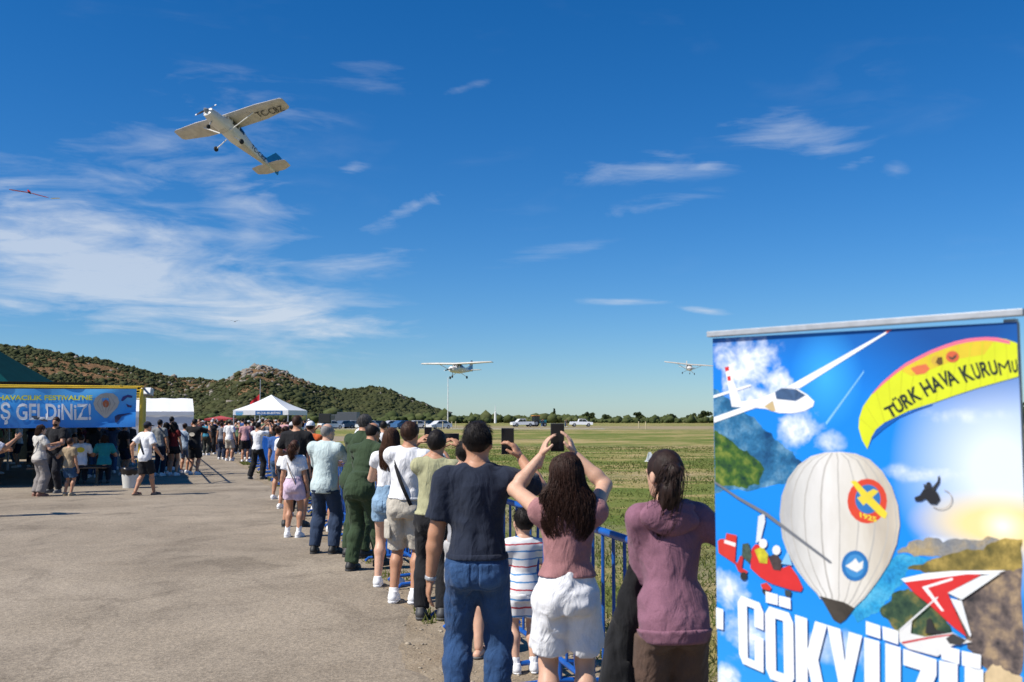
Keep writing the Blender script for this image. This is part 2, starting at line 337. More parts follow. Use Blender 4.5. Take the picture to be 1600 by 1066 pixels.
def blobs(C, S, base=ICO2, jag=.28, seed=1):           # many uneven clumps in one mesh
    rng = np.random.default_rng(seed); V0, F0 = base; n = len(C)
    V = np.repeat(V0[None], n, 0)*(1+rng.normal(0, jag, (n, len(V0), 1)).astype(np.float32))
    a = rng.random(n)*6.28; c, s = np.cos(a)[:, None], np.sin(a)[:, None]
    V = np.stack([V[..., 0]*c-V[..., 1]*s, V[..., 0]*s+V[..., 1]*c, V[..., 2]], -1)*S[:, None, :]+C[:, None, :]
    F = F0[None]+(np.arange(n)*len(V0))[:, None, None]
    return V.reshape(-1, 3), F.reshape(-1, F0.shape[1])
def foliage(name, c0, c1, c2, scale=.12):
    m, nt, b = nmat(name); b.inputs['Roughness'].default_value = .85; b.inputs['Specular IOR Level'].default_value = .15
    tc = nt.nodes.new('ShaderNodeTexCoord').outputs['Object']
    c = ramp(nt, tnoise(nt, scale, 3, .6, 0, tc), [(.3, c0), (.5, c1), (.72, c2)])
    c = mixc(nt, .6, c, ramp(nt, tnoise(nt, scale*14, 4, .7, 0, tc), [(.3, (.25, .25, .25)), (.7, (.75, .75, .75))]), 'OVERLAY')
    nt.links.new(c, b.inputs['Base Color']); return m
M_SCRUB = foliage('scrub', (.032, .040, .014), (.048, .055, .020), (.075, .075, .030), .06)
M_TREE = foliage('tree_leaves', (.030, .045, .014), (.05, .066, .022), (.085, .10, .035), .2)
M_BARK = paint((.12, .085, .06), .9, 0, .3, 8)
def scatter_hills():
    rng = np.random.default_rng(5); n = 150000
    a = rng.uniform(R(-34), R(-2.6), n); r = rng.uniform(400, 960, n); h, Hr, t = hill_h(a, r)
    X = r*np.sin(a); Y = r*np.cos(a); P = np.stack([X, Y, X*0], -1).astype(np.float32); px = 800+FPX*np.tan(a)
    den = .38+fbm(P/55, 4, 11)*1.15+.32*np.clip((px-480)/60, 0, 1)-.62*np.exp(-((px-405)/58)**2)*np.clip((t-.35)*3, 0, 1)-.2*np.exp(-((px-310)/60)**2)*np.clip(t*2, 0, 1)+.25*np.clip((230-px)/150, 0, 1)*np.clip(1.0-t, 0, 1)
    keep = (rng.random(n) < np.clip(den, .03, .95)) & (t > .02) & (t < 1.12) & (Hr > 2); X, Y, a, r, t = X[keep], Y[keep], a[keep], r[keep], t[keep]
    z = hill_z(a, r); s = rng.gamma(2.4, .22, len(X))+.22
    C = np.stack([X, Y, z+s*.35], -1).astype(np.float32); S = np.stack([s*1.15, s*1.15, s*.85], -1).astype(np.float32)
    V, F = blobs(C, S, ICO1, .3, 3); tag(mesh('scrub', V, F, M_SCRUB), 'dark green maquis scrub covering the hillsides', 'scrub', kind='stuff')
    # grey limestone outcrops
    n = 30000; a = rng.uniform(R(-34), R(-2.6), n); r = rng.uniform(430, 930, n); h, Hr, t = hill_h(a, r); px = 800+FPX*np.tan(a)
    P = np.stack([r*np.sin(a), r*np.cos(a), a*0], -1).astype(np.float32)
    d = np.exp(-((px-415)/50)**2)*np.exp(-((t-.86)/.17)**2)*1.2+np.exp(-((px-612)/28)**2)*np.exp(-((t-.8)/.14)**2)*.8+np.exp(-((px-680)/22)**2)*np.exp(-((t-.75)/.2)**2)*.8+np.exp(-((px-310)/55)**2)*np.exp(-((t-.5)/.22)**2)*.28+.035*(t > .5)
    d = d*np.clip(.5+fbm(P/18, 3, 21)*2.2, 0, 1.4)
    k = (rng.random(n) < d) & (Hr > 2); a, r = a[k], r[k]; z = hill_z(a, r); s = rng.gamma(2.2, .27, len(a))+.25
    C = np.stack([r*np.sin(a), r*np.cos(a), z+s*.1], -1).astype(np.float32); S = np.stack([s*1.2, s, s*.9], -1).astype(np.float32)
    V, F = blobs(C, S, ICO1, .3, 8); tag(mesh('rock_outcrops', V, F, paint((.235, .205, .17), .95, 0, .4, .25)), 'pale grey limestone rocks breaking through the hillside', 'rocks', kind='stuff')
scatter_hills()
def far_wood():
    rng = np.random.default_rng(9); C = []; S = []
    for _ in range(9000):
        px = rng.uniform(150, 2100); r = rng.uniform(400, 560) if px < 760 else rng.uniform(430, 640); az = math.atan((px-800)/FPX)
        hh = rng.gamma(6, .25)*(1.0 if px > 560 else 1.25)+.4
        if px < 560 and rng.random() < .3: continue
        hh *= .75+.5*float(fbm(np.array([[px/60, 0, 0]], dtype=np.float32), 3, 4)[0])+.3
        for _k in range(1): C.append((r*math.sin(az)+rng.normal(0, 1), r*math.cos(az), hh*.5)); S.append((hh*.62, hh*.62, hh*.55))
    C = np.array(C, dtype=np.float32); S = np.array(S, dtype=np.float32)
    V, F = blobs(C, S, ICO1, .22, 4); tag(mesh('far_wood', V, F, foliage('wood', (.04, .055, .017), (.062, .078, .025), (.10, .108, .042), .05)), 'low green band of bushes and trees along the far edge of the airfield', 'wood', kind='stuff')
far_wood()
def leaf_tree(name, loc, h, w, label, cone=0, seed=0, group=None, mat=None, leaf=.32, n=700):
    rng = np.random.default_rng(seed); e = empty(name, loc, 0, label, 'tree', group)
    t = MB(); t.tube([(0, 0, -.2), (.05*w, 0, h*.3), (0, .04*w, h*.62)], [h*.035, h*.025, h*.012], 7)
    for k in range(5):
        a = k*1.26+seed; t.tube([(0, 0, h*(.25+.05*k)), (math.cos(a)*w*.28, math.sin(a)*w*.28, h*(.5+.06*k))], [h*.016, h*.006], 5)
    t.build('trunk', M_BARK, e, True)
    V = []; F = []; cl = []
    for k in range(11):
        u = rng.normal(0, 1, 3); u /= np.linalg.norm(u); cl.append((u*np.array([w*.3, w*.3, h*.22])+np.array([0, 0, h*.62]), rng.uniform(.5, 1)))
    for i in range(n):
        if cone: z = rng.random(); rad = w*.5*(1-z)*(.5+.5*rng.random())+.1; a = rng.random()*6.28; c = np.array([rad*math.cos(a), rad*math.sin(a), h*(.08+.92*z)])
        else:
            cc, sr = cl[rng.integers(len(cl))]; u = rng.normal(0, 1, 3); u /= np.linalg.norm(u); c = cc+u*np.array([w*.24, w*.24, h*.2])*sr*rng.random()**.35
        A = rng.normal(0, 1, 3); A /= np.linalg.norm(A); B = np.cross(A, rng.normal(0, 1, 3)); B /= np.linalg.norm(B); s = leaf*rng.uniform(.6, 1.3)
        b0 = len(V); V += [c-A*s, c+B*s*.6, c+A*s, c-B*s*.6]; F.append((b0, b0+1, b0+2, b0+3))
    mesh('crown', np.array(V), np.array(F, dtype=np.int32), mat or M_TREE, e); return e
TREES = [(866, 640, 520, 9, 'slim dark cypress beside the tall white mast', 1), (920, 644, 500, 5.8, 'small round tree behind the white pickup with open bed', 0), (948, 646, 520, 5, 'low round tree just right of the tree behind the pickup', 0), (997, 644, 560, 5.5, 'tree at the gap in the far tree line', 0), (1052, 646, 500, 4.3, 'lone small bushy tree left of the far trees beside the poster', 0), (1082, 644, 480, 5.6, 'spreading tree second from the poster edge', 0), (1100, 642, 470, 6.2, 'tallest far tree right beside the poster edge', 0), (1598, 630, 120, 3.6, 'dark tree showing past the right edge of the poster', 0)]
for i, (px, py, Y, w, lab, cone) in enumerate(TREES):
    top = at(px, py, Y); leaf_tree('cypress_tree' if cone else 'olive_tree', (top.x, Y, 0), top.z+.3, 2.2 if cone else w*1.25, lab, cone, i+3, 'trees along the far edge of the field', leaf=.5 if Y > 200 else .2, n=900)
# grass blades standing in the near field
def grass():
    rng = np.random.default_rng(12); n = 150000; y = 4+58*rng.random(n)**1.7; x0 = interp(FENCE, y)
    x = x0+.5+rng.random(n)**1.2*(.62*y+4-x0)
    P = np.stack([x*.45*.6, y*.45*1.5, x*0], -1).astype(np.float32); g = fbm(P, 4, 31)
    k = (g > -.12+.2*rng.standard_normal(n)) & (x-x0 > .7*rng.random(n)); x, y, g = x[k], y[k], g[k]; n = len(x)
    a = rng.random(n)*6.28; w = .004+.0007*y**.9; hgt = rng.uniform(.02, .06, n)*(1+g); lean = rng.normal(0, .03, (n, 2))
    V = np.zeros((n, 3, 3), dtype=np.float32)
    V[:, 0] = np.stack([x-np.cos(a)*w, y-np.sin(a)*w, 0*x], 1); V[:, 1] = np.stack([x+np.cos(a)*w, y+np.sin(a)*w, 0*x], 1); V[:, 2] = np.stack([x+lean[:, 0], y+lean[:, 1], hgt], 1)
    F = np.arange(3*n, dtype=np.int32).reshape(-1, 3)
    m = foliage('grass', (.25, .22, .085), (.16, .185, .05), (.105, .155, .03), .5)
    nt = m.node_tree; b = nt.nodes['Principled BSDF']; tr = nd(nt, 'ShaderNodeBsdfTranslucent'); mx = nd(nt, 'ShaderNodeMixShader', Fac=.45)
    nt.links.new(b.inputs['Base Color'].links[0].from_socket, tr.inputs[0]); nt.links.new(b.outputs[0], mx.inputs[1]); nt.links.new(tr.outputs[0], mx.inputs[2]); nt.links.new(mx.outputs[0], nt.nodes['Material Output'].inputs[0])
    tag(mesh('grass', V.reshape(-1, 3), F, m), 'short patchy grass growing across the airfield', 'grass', kind='stuff')
    n = 9000; y = 3.5+36*rng.random(n)**1.5; c = fbm(np.stack([y*1.9, y*0, y*0], -1).astype(np.float32), 3, 17); k = c > .08; y = y[k]; n = len(y); x = interp(EDGE, y)+.25+np.abs(rng.normal(0, .28, n)); a = rng.random(n)*6.28; w = .004+.0006*y; hg = rng.uniform(.02, .09, n); ln = rng.normal(0, .03, (n, 2)); V = np.zeros((n, 3, 3), dtype=np.float32)
    V[:, 0] = np.stack([x-np.cos(a)*w, y-np.sin(a)*w, 0*x], 1); V[:, 1] = np.stack([x+np.cos(a)*w, y+np.sin(a)*w, 0*x], 1); V[:, 2] = np.stack([x+ln[:, 0], y+ln[:, 1], hg], 1)
    tag(mesh('verge_weeds', V.reshape(-1, 3), np.arange(3*n, dtype=np.int32).reshape(-1, 3), m), 'sparse dry weeds along the crumbling asphalt edge', 'weeds', kind='stuff')
    # loose stones on the verge
    n = 5200; y = 3+40*rng.random(n)**1.6; xe, xf = interp(EDGE, y), interp(FENCE, y); x = xe+(xf+1.2-xe)*rng.random(n)**.8; s = rng.gamma(1.6, .0032, n)+.003
    V, F = blobs(np.stack([x, y, s*.3], -1).astype(np.float32), np.stack([s*1.3, s, s*.7], -1).astype(np.float32), ICO1, .2, 14)
    tag(mesh('verge_gravel', V, F, paint((.34, .285, .21), .95, 0, .35, 40)), 'loose pale stones on the dirt verge beside the barriers', 'gravel', kind='stuff')
grass()
# ------------------------------------------------------------------ lettering
def text_geo(body, bold=0.0):
    c = bpy.data.curves.new('lettering', 'FONT'); c.body = body; c.size = 1; c.offset = bold; c.resolution_u = 3
    o = bpy.data.objects.new('lettering', c); COL.objects.link(o); dg = bpy.context.evaluated_depsgraph_get(); dg.update()
    me = bpy.data.meshes.new_from_object(o.evaluated_get(dg)); V = np.array([v.co[:] for v in me.vertices]); F = [tuple(p.vertices) for p in me.polygons]
    bpy.data.objects.remove(o); bpy.data.curves.remove(c); bpy.data.meshes.remove(me)
    return V, F
def lettering(body, O, A, B, mat, parent, bold=0.0, name='lettering', fn=None):   # text stretched onto origin O, width vector A, cap-height vector B
    V, F = text_geo(body, bold); x0, x1 = V[:, 0].min(), V[:, 0].max(); cap = .73
    O, A, B = np.array(O), np.array(A), np.array(B); W = O+np.outer((V[:, 0]-x0)/(x1-x0), A)+np.outer(V[:, 1]/cap, B)
    if fn: W = fn(W)
    return mesh(name, W, F, mat, parent)
M_BLACK = paint((.012, .012, .014), .55); M_WHITE = paint((.80, .80, .78), .45, 0, .04); M_YELLOW = paint((.70, .47, .04), .45, 0, .15, 4)
M_GALV = paint((.42, .44, .46), .5, .35, .15, 25); M_GREY = paint((.3, .31, .32), .55); M_TYRE = paint((.02, .02, .02), .85); M_GLASS = paint((.02, .028, .035), .08, 0, .1, 3, 0, .8)
M_BLUEB = paint((.008, .085, .36), .38, 0, .18, 5)
# ------------------------------------------------------------------ aeroplanes
M_AWHITE = paint((.72, .70, .65), .35, 0, .08, 3); M_ABLUE = paint((.015, .20, .42), .35, 0, .1, 2); M_ABOUNCE = paint((.53, .505, .45), .5, 0, .18, 2.2); M_RED = paint((.55, .02, .025), .4, 0, .1)  # tan of belly and wings is ground-reflected light put into the colour
FUS = [(2.0, -.02, .20, .19), (1.92, -.02, .40, .34), (1.3, -.03, .50, .43), (.75, 0, .54, .48), (.35, .16, .55, .62), (-.1, .2, .56, .68), (-1.2, .2, .55, .67), (-1.9, .17, .45, .54), (-3, .15, .30, .37), (-4.5, .2, .17, .22), (-5.75, .25, .06, .13)]
def fus_ring(y, k=1.0, a0=0, a1=2*math.pi, n=24, closed=True):
    ys = [f[0] for f in FUS][::-1]; z, w, h = [float(np.interp(y, ys, [f[j] for f in FUS][::-1])) for j in (1, 2, 3)]
    out = []
    for i in range(n if closed else n+1):
        a = a0+(a1-a0)*i/n; c, s = math.cos(a), math.sin(a); e = .75
        out.append((k*w*math.copysign(abs(c)**e, c), y, z+k*h*math.copysign(abs(s)**e, s)))
    return out
def fus_patch(y0, y1, a0, a1, mat, parent, name, k=1.012):
    rows = [fus_ring(y0+(y1-y0)*i/4, k, a0, a1, 6, False) for i in range(5)]; V = [p for r_ in rows for p in r_]
    F = [(i*7+j, i*7+j+1, (i+1)*7+j+1, (i+1)*7+j) for i in range(4) for j in range(6)]
    return mesh(name, V, F, mat, parent, True)
def airfoil(c, t): return [(0, 0), (.03, .45*t), (.15, .85*t), (.35, 1.0*t), (.7, .6*t), (1, .03*t), (.7, -.18*t), (.3, -.3*t), (.05, -.25*t)]
def wing_half(sx, x0, x1, y0, c0, c1, z0, z1, th=.14):
    m = MB(); rings = []
    for (f, cc) in ((0, c0), (.55, c0), (.96, c1*1.03), (1.0, c1*.8)):
        x = x0+(x1-x0)*f; z = z0+(z1-z0)*f; yl = y0-(c0-cc)*.35
        rings.append([(sx*x, yl-a*cc, z+b*cc*(1 if f < .98 else .4)) for (a, b) in airfoil(cc, th)])
    m.loft(rings); return m
def aeroplane(name, label, reg=None, tail=M_ABLUE):
    e = empty(name, (0, 0, 0), 0, label, 'aeroplane')
    m = MB(); m.loft([fus_ring(f[0]) for f in FUS]); fo = m.build('fuselage', M_AWHITE, e, True)
    fus_patch(1.7, -5.2, math.pi*1.22, math.pi*1.78, M_ABOUNCE, fo, 'belly_bounce_tint', 1.006)
    fus_patch(.72, .05, math.pi*.13, math.pi*.87, M_GLASS, fo, 'windshield')
    for a0, a1 in ((.03, .27), (.73, .97)):
        for y0, y1 in ((-.08, -.75), (-.85, -1.45)): fus_patch(y0, y1, math.pi*a0, math.pi*a1, M_GLASS, fo, 'window')
    fus_patch(-4.0, -5.7, math.pi*-.15, math.pi*1.15, tail, fo, 'tail_paint', 1.01)
    for sx in (-1, 1):
        wing_half(sx, 0, 5.5, .55, 1.63, 1.13, .80, .96).build('wing', M_ABOUNCE, e, True)
        t = MB(); t.tube([(sx*.52, -.1, -.3), (sx*2.55, -.05, .80)], .045, 8); t.build('strut', M_AWHITE, e, True)
        wing_half(sx, 0, 1.72, -4.75, 1.15, .8, .26, .28, .08).build('tailplane', M_ABOUNCE, e, True)
        g = MB(); g.tube([(sx*.4, -.75, -.42), (sx*.9, -.8, -.75), (sx*1.25, -.8, -1.02)], .04, 8); go = g.build('gear_leg', M_AWHITE, e, True)
        w = MB(); w.lathe([(.07, -.08), (.17, -.08), (.205, -.04), (.205, .04), (.17, .08), (.07, .08)], 18, (sx*1.3, -.8, -1.06), Matrix.Rotation(R(90), 3, 'Y')); w.build('wheel', M_TYRE, go, True)
    g = MB(); g.tube([(0, 1.3, -.35), (0, 1.42, -1.0)], .045, 8); go = g.build('gear_leg', M_GREY, e, True)
    w = MB(); w.lathe([(.06, -.07), (.15, -.07), (.18, -.035), (.18, .035), (.15, .07), (.06, .07)], 18, (0, 1.43, -1.06), Matrix.Rotation(R(90), 3, 'Y')); w.build('wheel', M_TYRE, go, True)
    f = MB(); f.prism([(-3.4, .40), (-4.5, .62), (-5.25, 1.72), (-5.75, 1.75), (-5.78, .3)], -.05, .05, (1, 2, 0)); f.build('fin', tail, e)
    f = MB(); f.prism([(-5.78, .15), (-5.75, 1.75), (-6.08, 1.72), (-6.15, .12)], -.035, .035, (1, 2, 0)); f.build('rudder', tail, e)
    p = MB(); p.lathe([(.2, 0), (.17, .12), (.1, .26), (.02, .33)], 16, (0, 2.0, -.02), Matrix.Rotation(R(-90), 3, 'X')); p.build('spinner', M_GREY, e, True)
    for k in (0, 1):
        b = MB(); rings = []
        for (r_, w_, tw) in ((.1, .06, 50), (.4, .085, 32), (.75, .07, 20), (.98, .04, 15)):
            ca, sa = math.cos(R(tw)), math.sin(R(tw)); q = []
            for (u, v) in ((-1, 0), (0, .18), (1, 0), (0, -.18)): q.append((r_, v*w_*ca+u*w_*sa, u*w_*ca-v*w_*sa))
            rings.append(q)
        b.loft(rings); rot = Matrix.Rotation(R(12+180*k), 3, 'Y'); b.V = [tuple(rot @ Vector(v)+Vector((0, 2.12, -.02))) for v in b.V]
        bo = b.build('propeller_blade', M_BLACK, e, True)
        tp = MB(); tp.box((0, 0, 0), (.14, .05, .09)); tp.V = [tuple(rot @ (Vector(v)+Vector((.93, 0, 0)))+Vector((0, 2.12, -.02))) for v in tp.V]; tp.build('blade_tip', M_WHITE, bo)
    c = MB(); c.box((0, 1.93, -.16), (.5, .06, .16), None, .02); c.build('air_intake', M_BLACK, fo)
    if reg:
        lettering(reg, (-2.6, -.62, .80), (-2.45, -.12, .055), (0, .58, 0), M_BLACK, e, .004, fn=lambda W: W-np.array([0, 0, .035]))
        lettering(reg, (-.34, -2.55, .02), (.20, -1.9, .06), (0.0, 0, .40), M_BLACK, e, .004, fn=lambda W: np.stack([-(np.interp(-W[:, 1], [1.9, 3, 4.5, 5.75], [.45, .30, .17, .06])*1.0+.012), W[:, 1], W[:, 2]], 1))
    return e
def pose(e, px, py, Y, w, n):                # w: image-right wing axis, n: nose-to-tail axis, in (right, up, toward viewer)
    c2w = lambda v: CX*v[0]+CU*v[1]-CF*v[2]
    Wd, Nd = c2w(w).normalized(), c2w(n).normalized(); f = -Nd; r_ = -Wd; r_ = (r_-f*r_.dot(f)).normalized(); u = r_.cross(f)
    M = Matrix((r_, f, u)).transposed().to_4x4(); M.translation = at(px, py, Y); e.matrix_world = M
pl = aeroplane('light_aeroplane', 'large white high-wing aeroplane overhead showing its belly and dark registration letters', 'TC-CBZ')
pose(pl, 352, 200, 74, (.852, .148, .501), (.465, -.475, -.748))
p2_ = aeroplane('light_aeroplane', 'white high-wing aeroplane with blue tail low above the tall white mast', None)
pose(p2_, 713, 578, 142, (.94, .033, .341), (.342, -.089, -.9356))
p3_ = aeroplane('light_aeroplane', 'small distant aeroplane seen head-on, partly hidden by the poster', None, M_ABOUNCE)
pose(p3_, 1077, 576, 214, (.99, -.085, .05), (.05, -.03, -1))
for o in (pl, p2_, p3_): o['group'] = 'high-wing aeroplanes in the air'
def red_flyer():
    e = empty('ultralight_aircraft', (0, 0, 0), 0, 'tiny red ultralight seen edge-on against the cloud at far left', 'aircraft')
    def bar(a, b, th, ch, mat, nm):
        m = MB(); rings = []
        for f, k in ((0, .5), (.15, 1), (.85, 1), (1, .5)):
            p = Vector(a).lerp(Vector(b), f); rings.append([(p.x, p.y-ch*k, p.z), (p.x, p.y, p.z+th*k), (p.x, p.y+ch*k, p.z), (p.x, p.y, p.z-th*k)])
        m.loft(rings); return m.build(nm, mat, e)
    bar((-4.2, 0, .75), (-.2, 0, .15), .10, .7, M_RED, 'wing'); bar((.2, 0, .05), (4.0, 0, -.95), .09, .7, M_RED, 'wing'); bar((4.3, .3, -1.05), (6.3, .3, -.98), .06, .4, M_WHITE, 'wing_tip')
    m = MB(); m.lathe([(.03, -.9), (.16, -.5), (.2, 0), (.15, .5), (.04, .8)], 12, (0, 0, .1), Matrix.Rotation(R(90), 3, 'X')); m.build('pod', M_BLACK, e, True)
    m = MB(); m.prism([(-.3, .2), (-.5, .75), (-.2, .75), (.3, .25)], -.05, .05, (0, 2, 1)); m.build('fin', M_RED, e)
    e.location = at(46, 302, 205); return e
red_flyer()
def bird():
    m = MB(); m.loft([[(-.05+.0, -.25, 0), (.05, -.25, 0), (0, -.25, .05)], [(-.1, 0, 0), (.1, 0, 0), (0, 0, .12)], [(-.02, .3, 0), (.02, .3, 0), (0, .3, .04)]])
    for s in (-1, 1): m.loft([[(0, -.1, .05), (0, .12, .05), (0, 0, .08)], [(s*.45, -.1, .22), (s*.45, .08, .22), (s*.45, 0, .24)], [(s*.8, -.12, .12), (s*.8, -.06, .12), (s*.8, -.09, .13)]])
    o = m.build('bird', M_BLACK); o.location = at(367, 503, 150); tag(o, 'tiny dark bird below the long cloud', 'bird')
bird()
# ------------------------------------------------------------------ crowd barriers
def barrier(p0, p1, label, covered=False):
    p0, p1 = Vector((*p0, 0)), Vector((*p1, 0)); d = p1-p0; Ln = d.length-.06; e = empty('crowd_barrier', p0, math.atan2(d.y, d.x), label, 'barrier', 'blue metal crowd barriers along the apron')
    m = MB(); h = 1.08; r_ = .021
    m.tube([(.03, 0, .02), (.03, 0, h-.1), (.06, 0, h-.03), (.13, 0, h), (Ln-.13, 0, h), (Ln-.06, 0, h-.03), (Ln-.03, 0, h-.1), (Ln-.03, 0, .02)], r_, 10); m.build('frame', M_BLUEB, e, True)
    m = MB(); m.tube([(.03, 0, .2), (Ln-.03, 0, .2)], .017, 8); m.build('lower_rail', M_BLUEB, e, True)
    n = 10
    b0 = None
    for i in range(n):
        x = .03+(Ln-.06)*(i+1)/(n+1)
        if b0 is None:
            m = MB(); m.tube([(0, 0, .2), (0, 0, h)], .010, 8); b0 = m.build('bar', M_BLUEB, e, True); b0.location = (x, 0, 0)
        else:
            b = b0.copy(); COL.objects.link(b); b.parent = e; b.location = (x, 0, 0)
    for x in (.22, Ln-.22):
        m = MB(); m.tube([(x, -.32, .015), (x, -.28, .05), (x, 0, .07), (x, .28, .05), (x, .32, .015)], .018, 8); m.tube([(x, 0, .06), (x, 0, .2)], .017, 8); m.build('foot', M_BLUEB, e, True)
    if covered:
        c = MB(); nx = 24; V = []; F = []
        for i in range(nx+1):
            for j in range(9): V.append((.04+(Ln-.08)*i/nx, -.026-.012*math.sin(i*1.1+j*.4), .14+(h-.13)*j/8))
        for i in range(nx):
            for j in range(8): a = i*9+j; F.append((a, a+9, a+10, a+1))
        c.add(V, F); co = c.build('fabric_cover', cloth((.008, .075, .30)), e, True)
        for x in (Ln*.3, Ln*.75):
            q = MB(); q.box((x, -.05, .62), (.10, .006, .34)); q.build('white_patch', M_WHITE, co)
    return e
def fence_row():
    pts = [Vector(p) for p in FENCE]; cum = [0]
    for a, b in zip(pts, pts[1:]): cum.append(cum[-1]+(b-a).length)
    def P(s): return (np.interp(s, cum, [p.x for p in pts]), np.interp(s, cum, [p.y for p in pts]))
    names = {0: 'blue crowd barrier nearest the camera, before the woman in white shorts', 1: 'blue crowd barrier in front of the toddler in stripes'}
    FO = ['first', 'second', 'third', 'fourth', 'fifth', 'sixth', 'seventh', 'eighth', 'ninth', 'tenth', 'eleventh', 'twelfth', 'thirteenth']; BORD = ['first', 'second', 'third', 'fourth', 'fifth', 'sixth', 'seventh', 'eighth']; s = 4.25; i = 0
    while s < 46:
        cov = 33 < P(s)[1]+1 and P(s)[1] < 41
        lab = names.get(i) or (f'blue crowd barrier, {BORD[i-2]} beyond the one before the toddler' if i < 10 else (('blue barrier' if not cov else 'blue fabric-covered barrier')+f' far along the row, {FO[min(i-10, 12)]} past the tall man in black'))
        o = barrier(P(s), P(s+2.0), lab, cov); s += 2.0; i += 1
fence_row()
# ------------------------------------------------------------------ canopy with the banner
CN = Vector((-9.55, 25.7, 0)); CS = Vector((-.34, .94, 0)).normalized(); CFW = Vector((-.94, -.34, 0)).normalized()
def canopy():
    e = empty('shade_canopy', CN, 0, 'long flat shade canopy on yellow steel posts with dark roof', 'canopy')
    w = lambda a, b, z: CFW*a+CS*b+Vector((0, 0, z)); H = 2.53
    for b in (0, 3.4, 6.8, 10.2, 13.6, 17.0):
        for a in (0, 7.0, 14.0):
            m = MB(); m.tube([w(a, b, 0), w(a, b, H-.05)], .048, 10); m.build('post', M_YELLOW, e, True)
        m = MB(); m.tube([w(-.05, b, H), w(14.05, b, H)], .024, 8); m.build('cross_beam', M_YELLOW, e, True)
    for a in (0, .5, 7, 14):
        m = MB(); m.tube([w(a, -.05, H+.02), w(a, 17.05, H+.02)], .026, 8); m.build('side_beam', M_YELLOW, e, True)
    for b in (.0, 3.4, 6.8, 10.2, 13.6):
        m = MB(); m.tube([w(0, b, H-.55), w(0, b+1.2, H)], .028, 8); m.build('brace', M_YELLOW, e, True)
    V = []; F = []; nx, ny = 30, 34
    for i in range(nx+1):
        for j in range(ny+1):
            a = 1.0+13.0*i/nx; b = .02+16.9*j/ny; V.append(w(a, b, H+.10-.06*math.sin(math.pi*((b/3.4) % 1))))
    for i in range(nx):
        for j in range(ny): k = i*(ny+1)+j; F.append((k, k+ny+1, k+ny+2, k+1))
    mesh('roof_cloth', V, F, cloth((.03, .035, .035)), e, True)
    for a, b in ((-.12, .25), (-.16, .9)):
        m = MB(); m.box(w(a, b, H-.12), (.26, .12, .2), Matrix.Rotation(R(-25), 3, 'X'), .02); fl = m.build('floodlight', M_GALV, e)
        m = MB(); m.tube([w(a, b, H-.04), w(a+.12, b, H+.02)], .015, 6); m.build('bracket', M_GREY, fl)
    return e
canopy()
